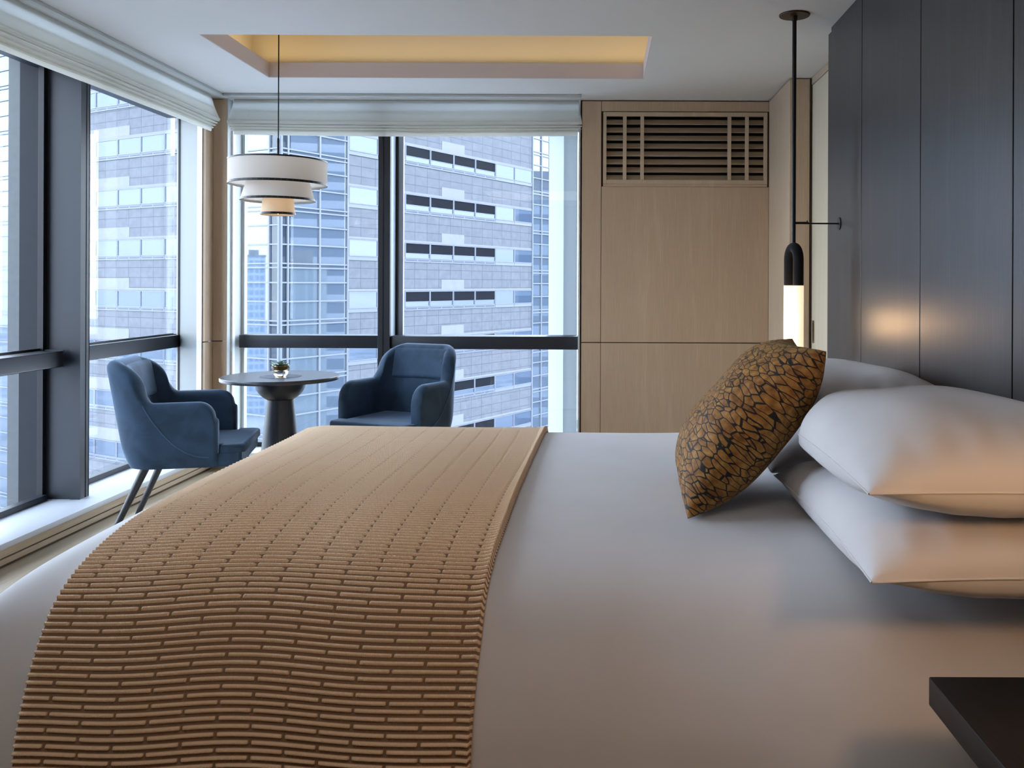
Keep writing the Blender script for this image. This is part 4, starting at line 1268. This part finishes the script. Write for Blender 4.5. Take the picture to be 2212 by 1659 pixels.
# ------------------------------------------------------------------ light
w = bpy.data.worlds.new('sky'); SC.world = w; w.use_nodes = True
nt = w.node_tree; L = nt.links.new
bg = nt.nodes['Background']
tc = nd(nt, 'ShaderNodeTexCoord'); sp = nd(nt, 'ShaderNodeSeparateXYZ'); L(tc.outputs['Generated'], sp.inputs[0])
gr_ = ramp(nt, [(0.0, (.58, .63, .70)), (0.08, (.84, .90, 1.0)), (0.5, (.62, .78, 1.0)), (1.0, (.54, .72, 1.0))]); L(sp.outputs['Z'], gr_.inputs['Fac'])
n = nd(nt, 'ShaderNodeTexNoise', Scale=3.2, Detail=6.0); 
mp = nd(nt, 'ShaderNodeMapping'); mp.inputs['Scale'].default_value = (1, 1, 2.6); L(tc.outputs['Generated'], mp.inputs['Vector']); L(mp.outputs['Vector'], n.inputs['Vector'])
cr = ramp(nt, [(0.42, (0, 0, 0)), (0.66, (1, 1, 1))]); L(n.outputs['Fac'], cr.inputs['Fac'])
mx = nd(nt, 'ShaderNodeMix', data_type='RGBA'); L(cr.outputs['Color'], mx.inputs[0]); L(gr_.outputs['Color'], mx.inputs[6]); mx.inputs[7].default_value = (.95, .96, 1.0, 1)
L(mx.outputs[2], bg.inputs['Color']); bg.inputs['Strength'].default_value = 8.0

def light(name, typ, loc, rot, energy, col, **kw):
    l = bpy.data.lights.new(name, typ); l.energy = energy; l.color = col
    for k_, v in kw.items(): setattr(l, k_, v)
    o = bpy.data.objects.new(name, l); COL.objects.link(o); o.location = loc; o.rotation_euler = rot
    return o
# high hazy sun behind the hotel, on the towers opposite
s_ = light('sun', 'SUN', (0, 0, 50), (0, 0, 0), 0.8, (1.0, .97, .93), angle=math.radians(8))
s_.rotation_euler = Vector((-0.10, 0.80, -0.60)).to_track_quat('-Z', 'Y').to_euler()
warm = (1.0, .80, .52)
zc = CEIL+0.13
light('cove_lamp', 'AREA', ((RX0+RX1)/2, RY1+.08, zc), (PI, 0, 0), 0.85, warm, shape='RECTANGLE', size=RX1-RX0+.2, size_y=.05)
light('cove_lamp', 'AREA', ((RX0+RX1)/2, RY0-.08, zc), (PI, 0, 0), 0.85, warm, shape='RECTANGLE', size=RX1-RX0+.2, size_y=.05)
light('cove_lamp', 'AREA', (RX0-.08, (RY0+RY1)/2, zc), (PI, 0, 0), 0.45, warm, shape='RECTANGLE', size=.05, size_y=RY1-RY0)
light('cove_lamp', 'AREA', (RX1+.08, (RY0+RY1)/2, zc), (PI, 0, 0), 0.45, warm, shape='RECTANGLE', size=.05, size_y=RY1-RY0)
light('bedside_glow', 'POINT', (0.80, 1.08, 1.05), (0, 0, 0), 5.5, (1.0, .56, .27), shadow_soft_size=.06)
light('bedside_glow', 'POINT', (0.80, 3.86, 1.05), (0, 0, 0), 2.0, (1.0, .62, .32), shadow_soft_size=.06)
light('ceiling_fill', 'AREA', (-0.7, 0.3, CEIL-.03), (0, 0, 0), 9, (1.0, .93, .86), shape='RECTANGLE', size=1.6, size_y=1.2)  # added fill light for the near part of the room, no known fixture

SC.view_settings.view_transform = 'Standard'
SC.view_settings.look = 'None'
SC.view_settings.exposure = 0.2
SC.cycles.use_denoising = True
SC.cycles.use_adaptive_sampling = True
SC.cycles.adaptive_threshold = 0.12
SC.cycles.max_bounces = 7
SC.cycles.diffuse_bounces = 3
SC.cycles.glossy_bounces = 4
SC.cycles.transparent_max_bounces = 12
SC.cycles.caustics_reflective = False
SC.cycles.caustics_refractive = False
SC.cycles.sample_clamp_indirect = 4.0
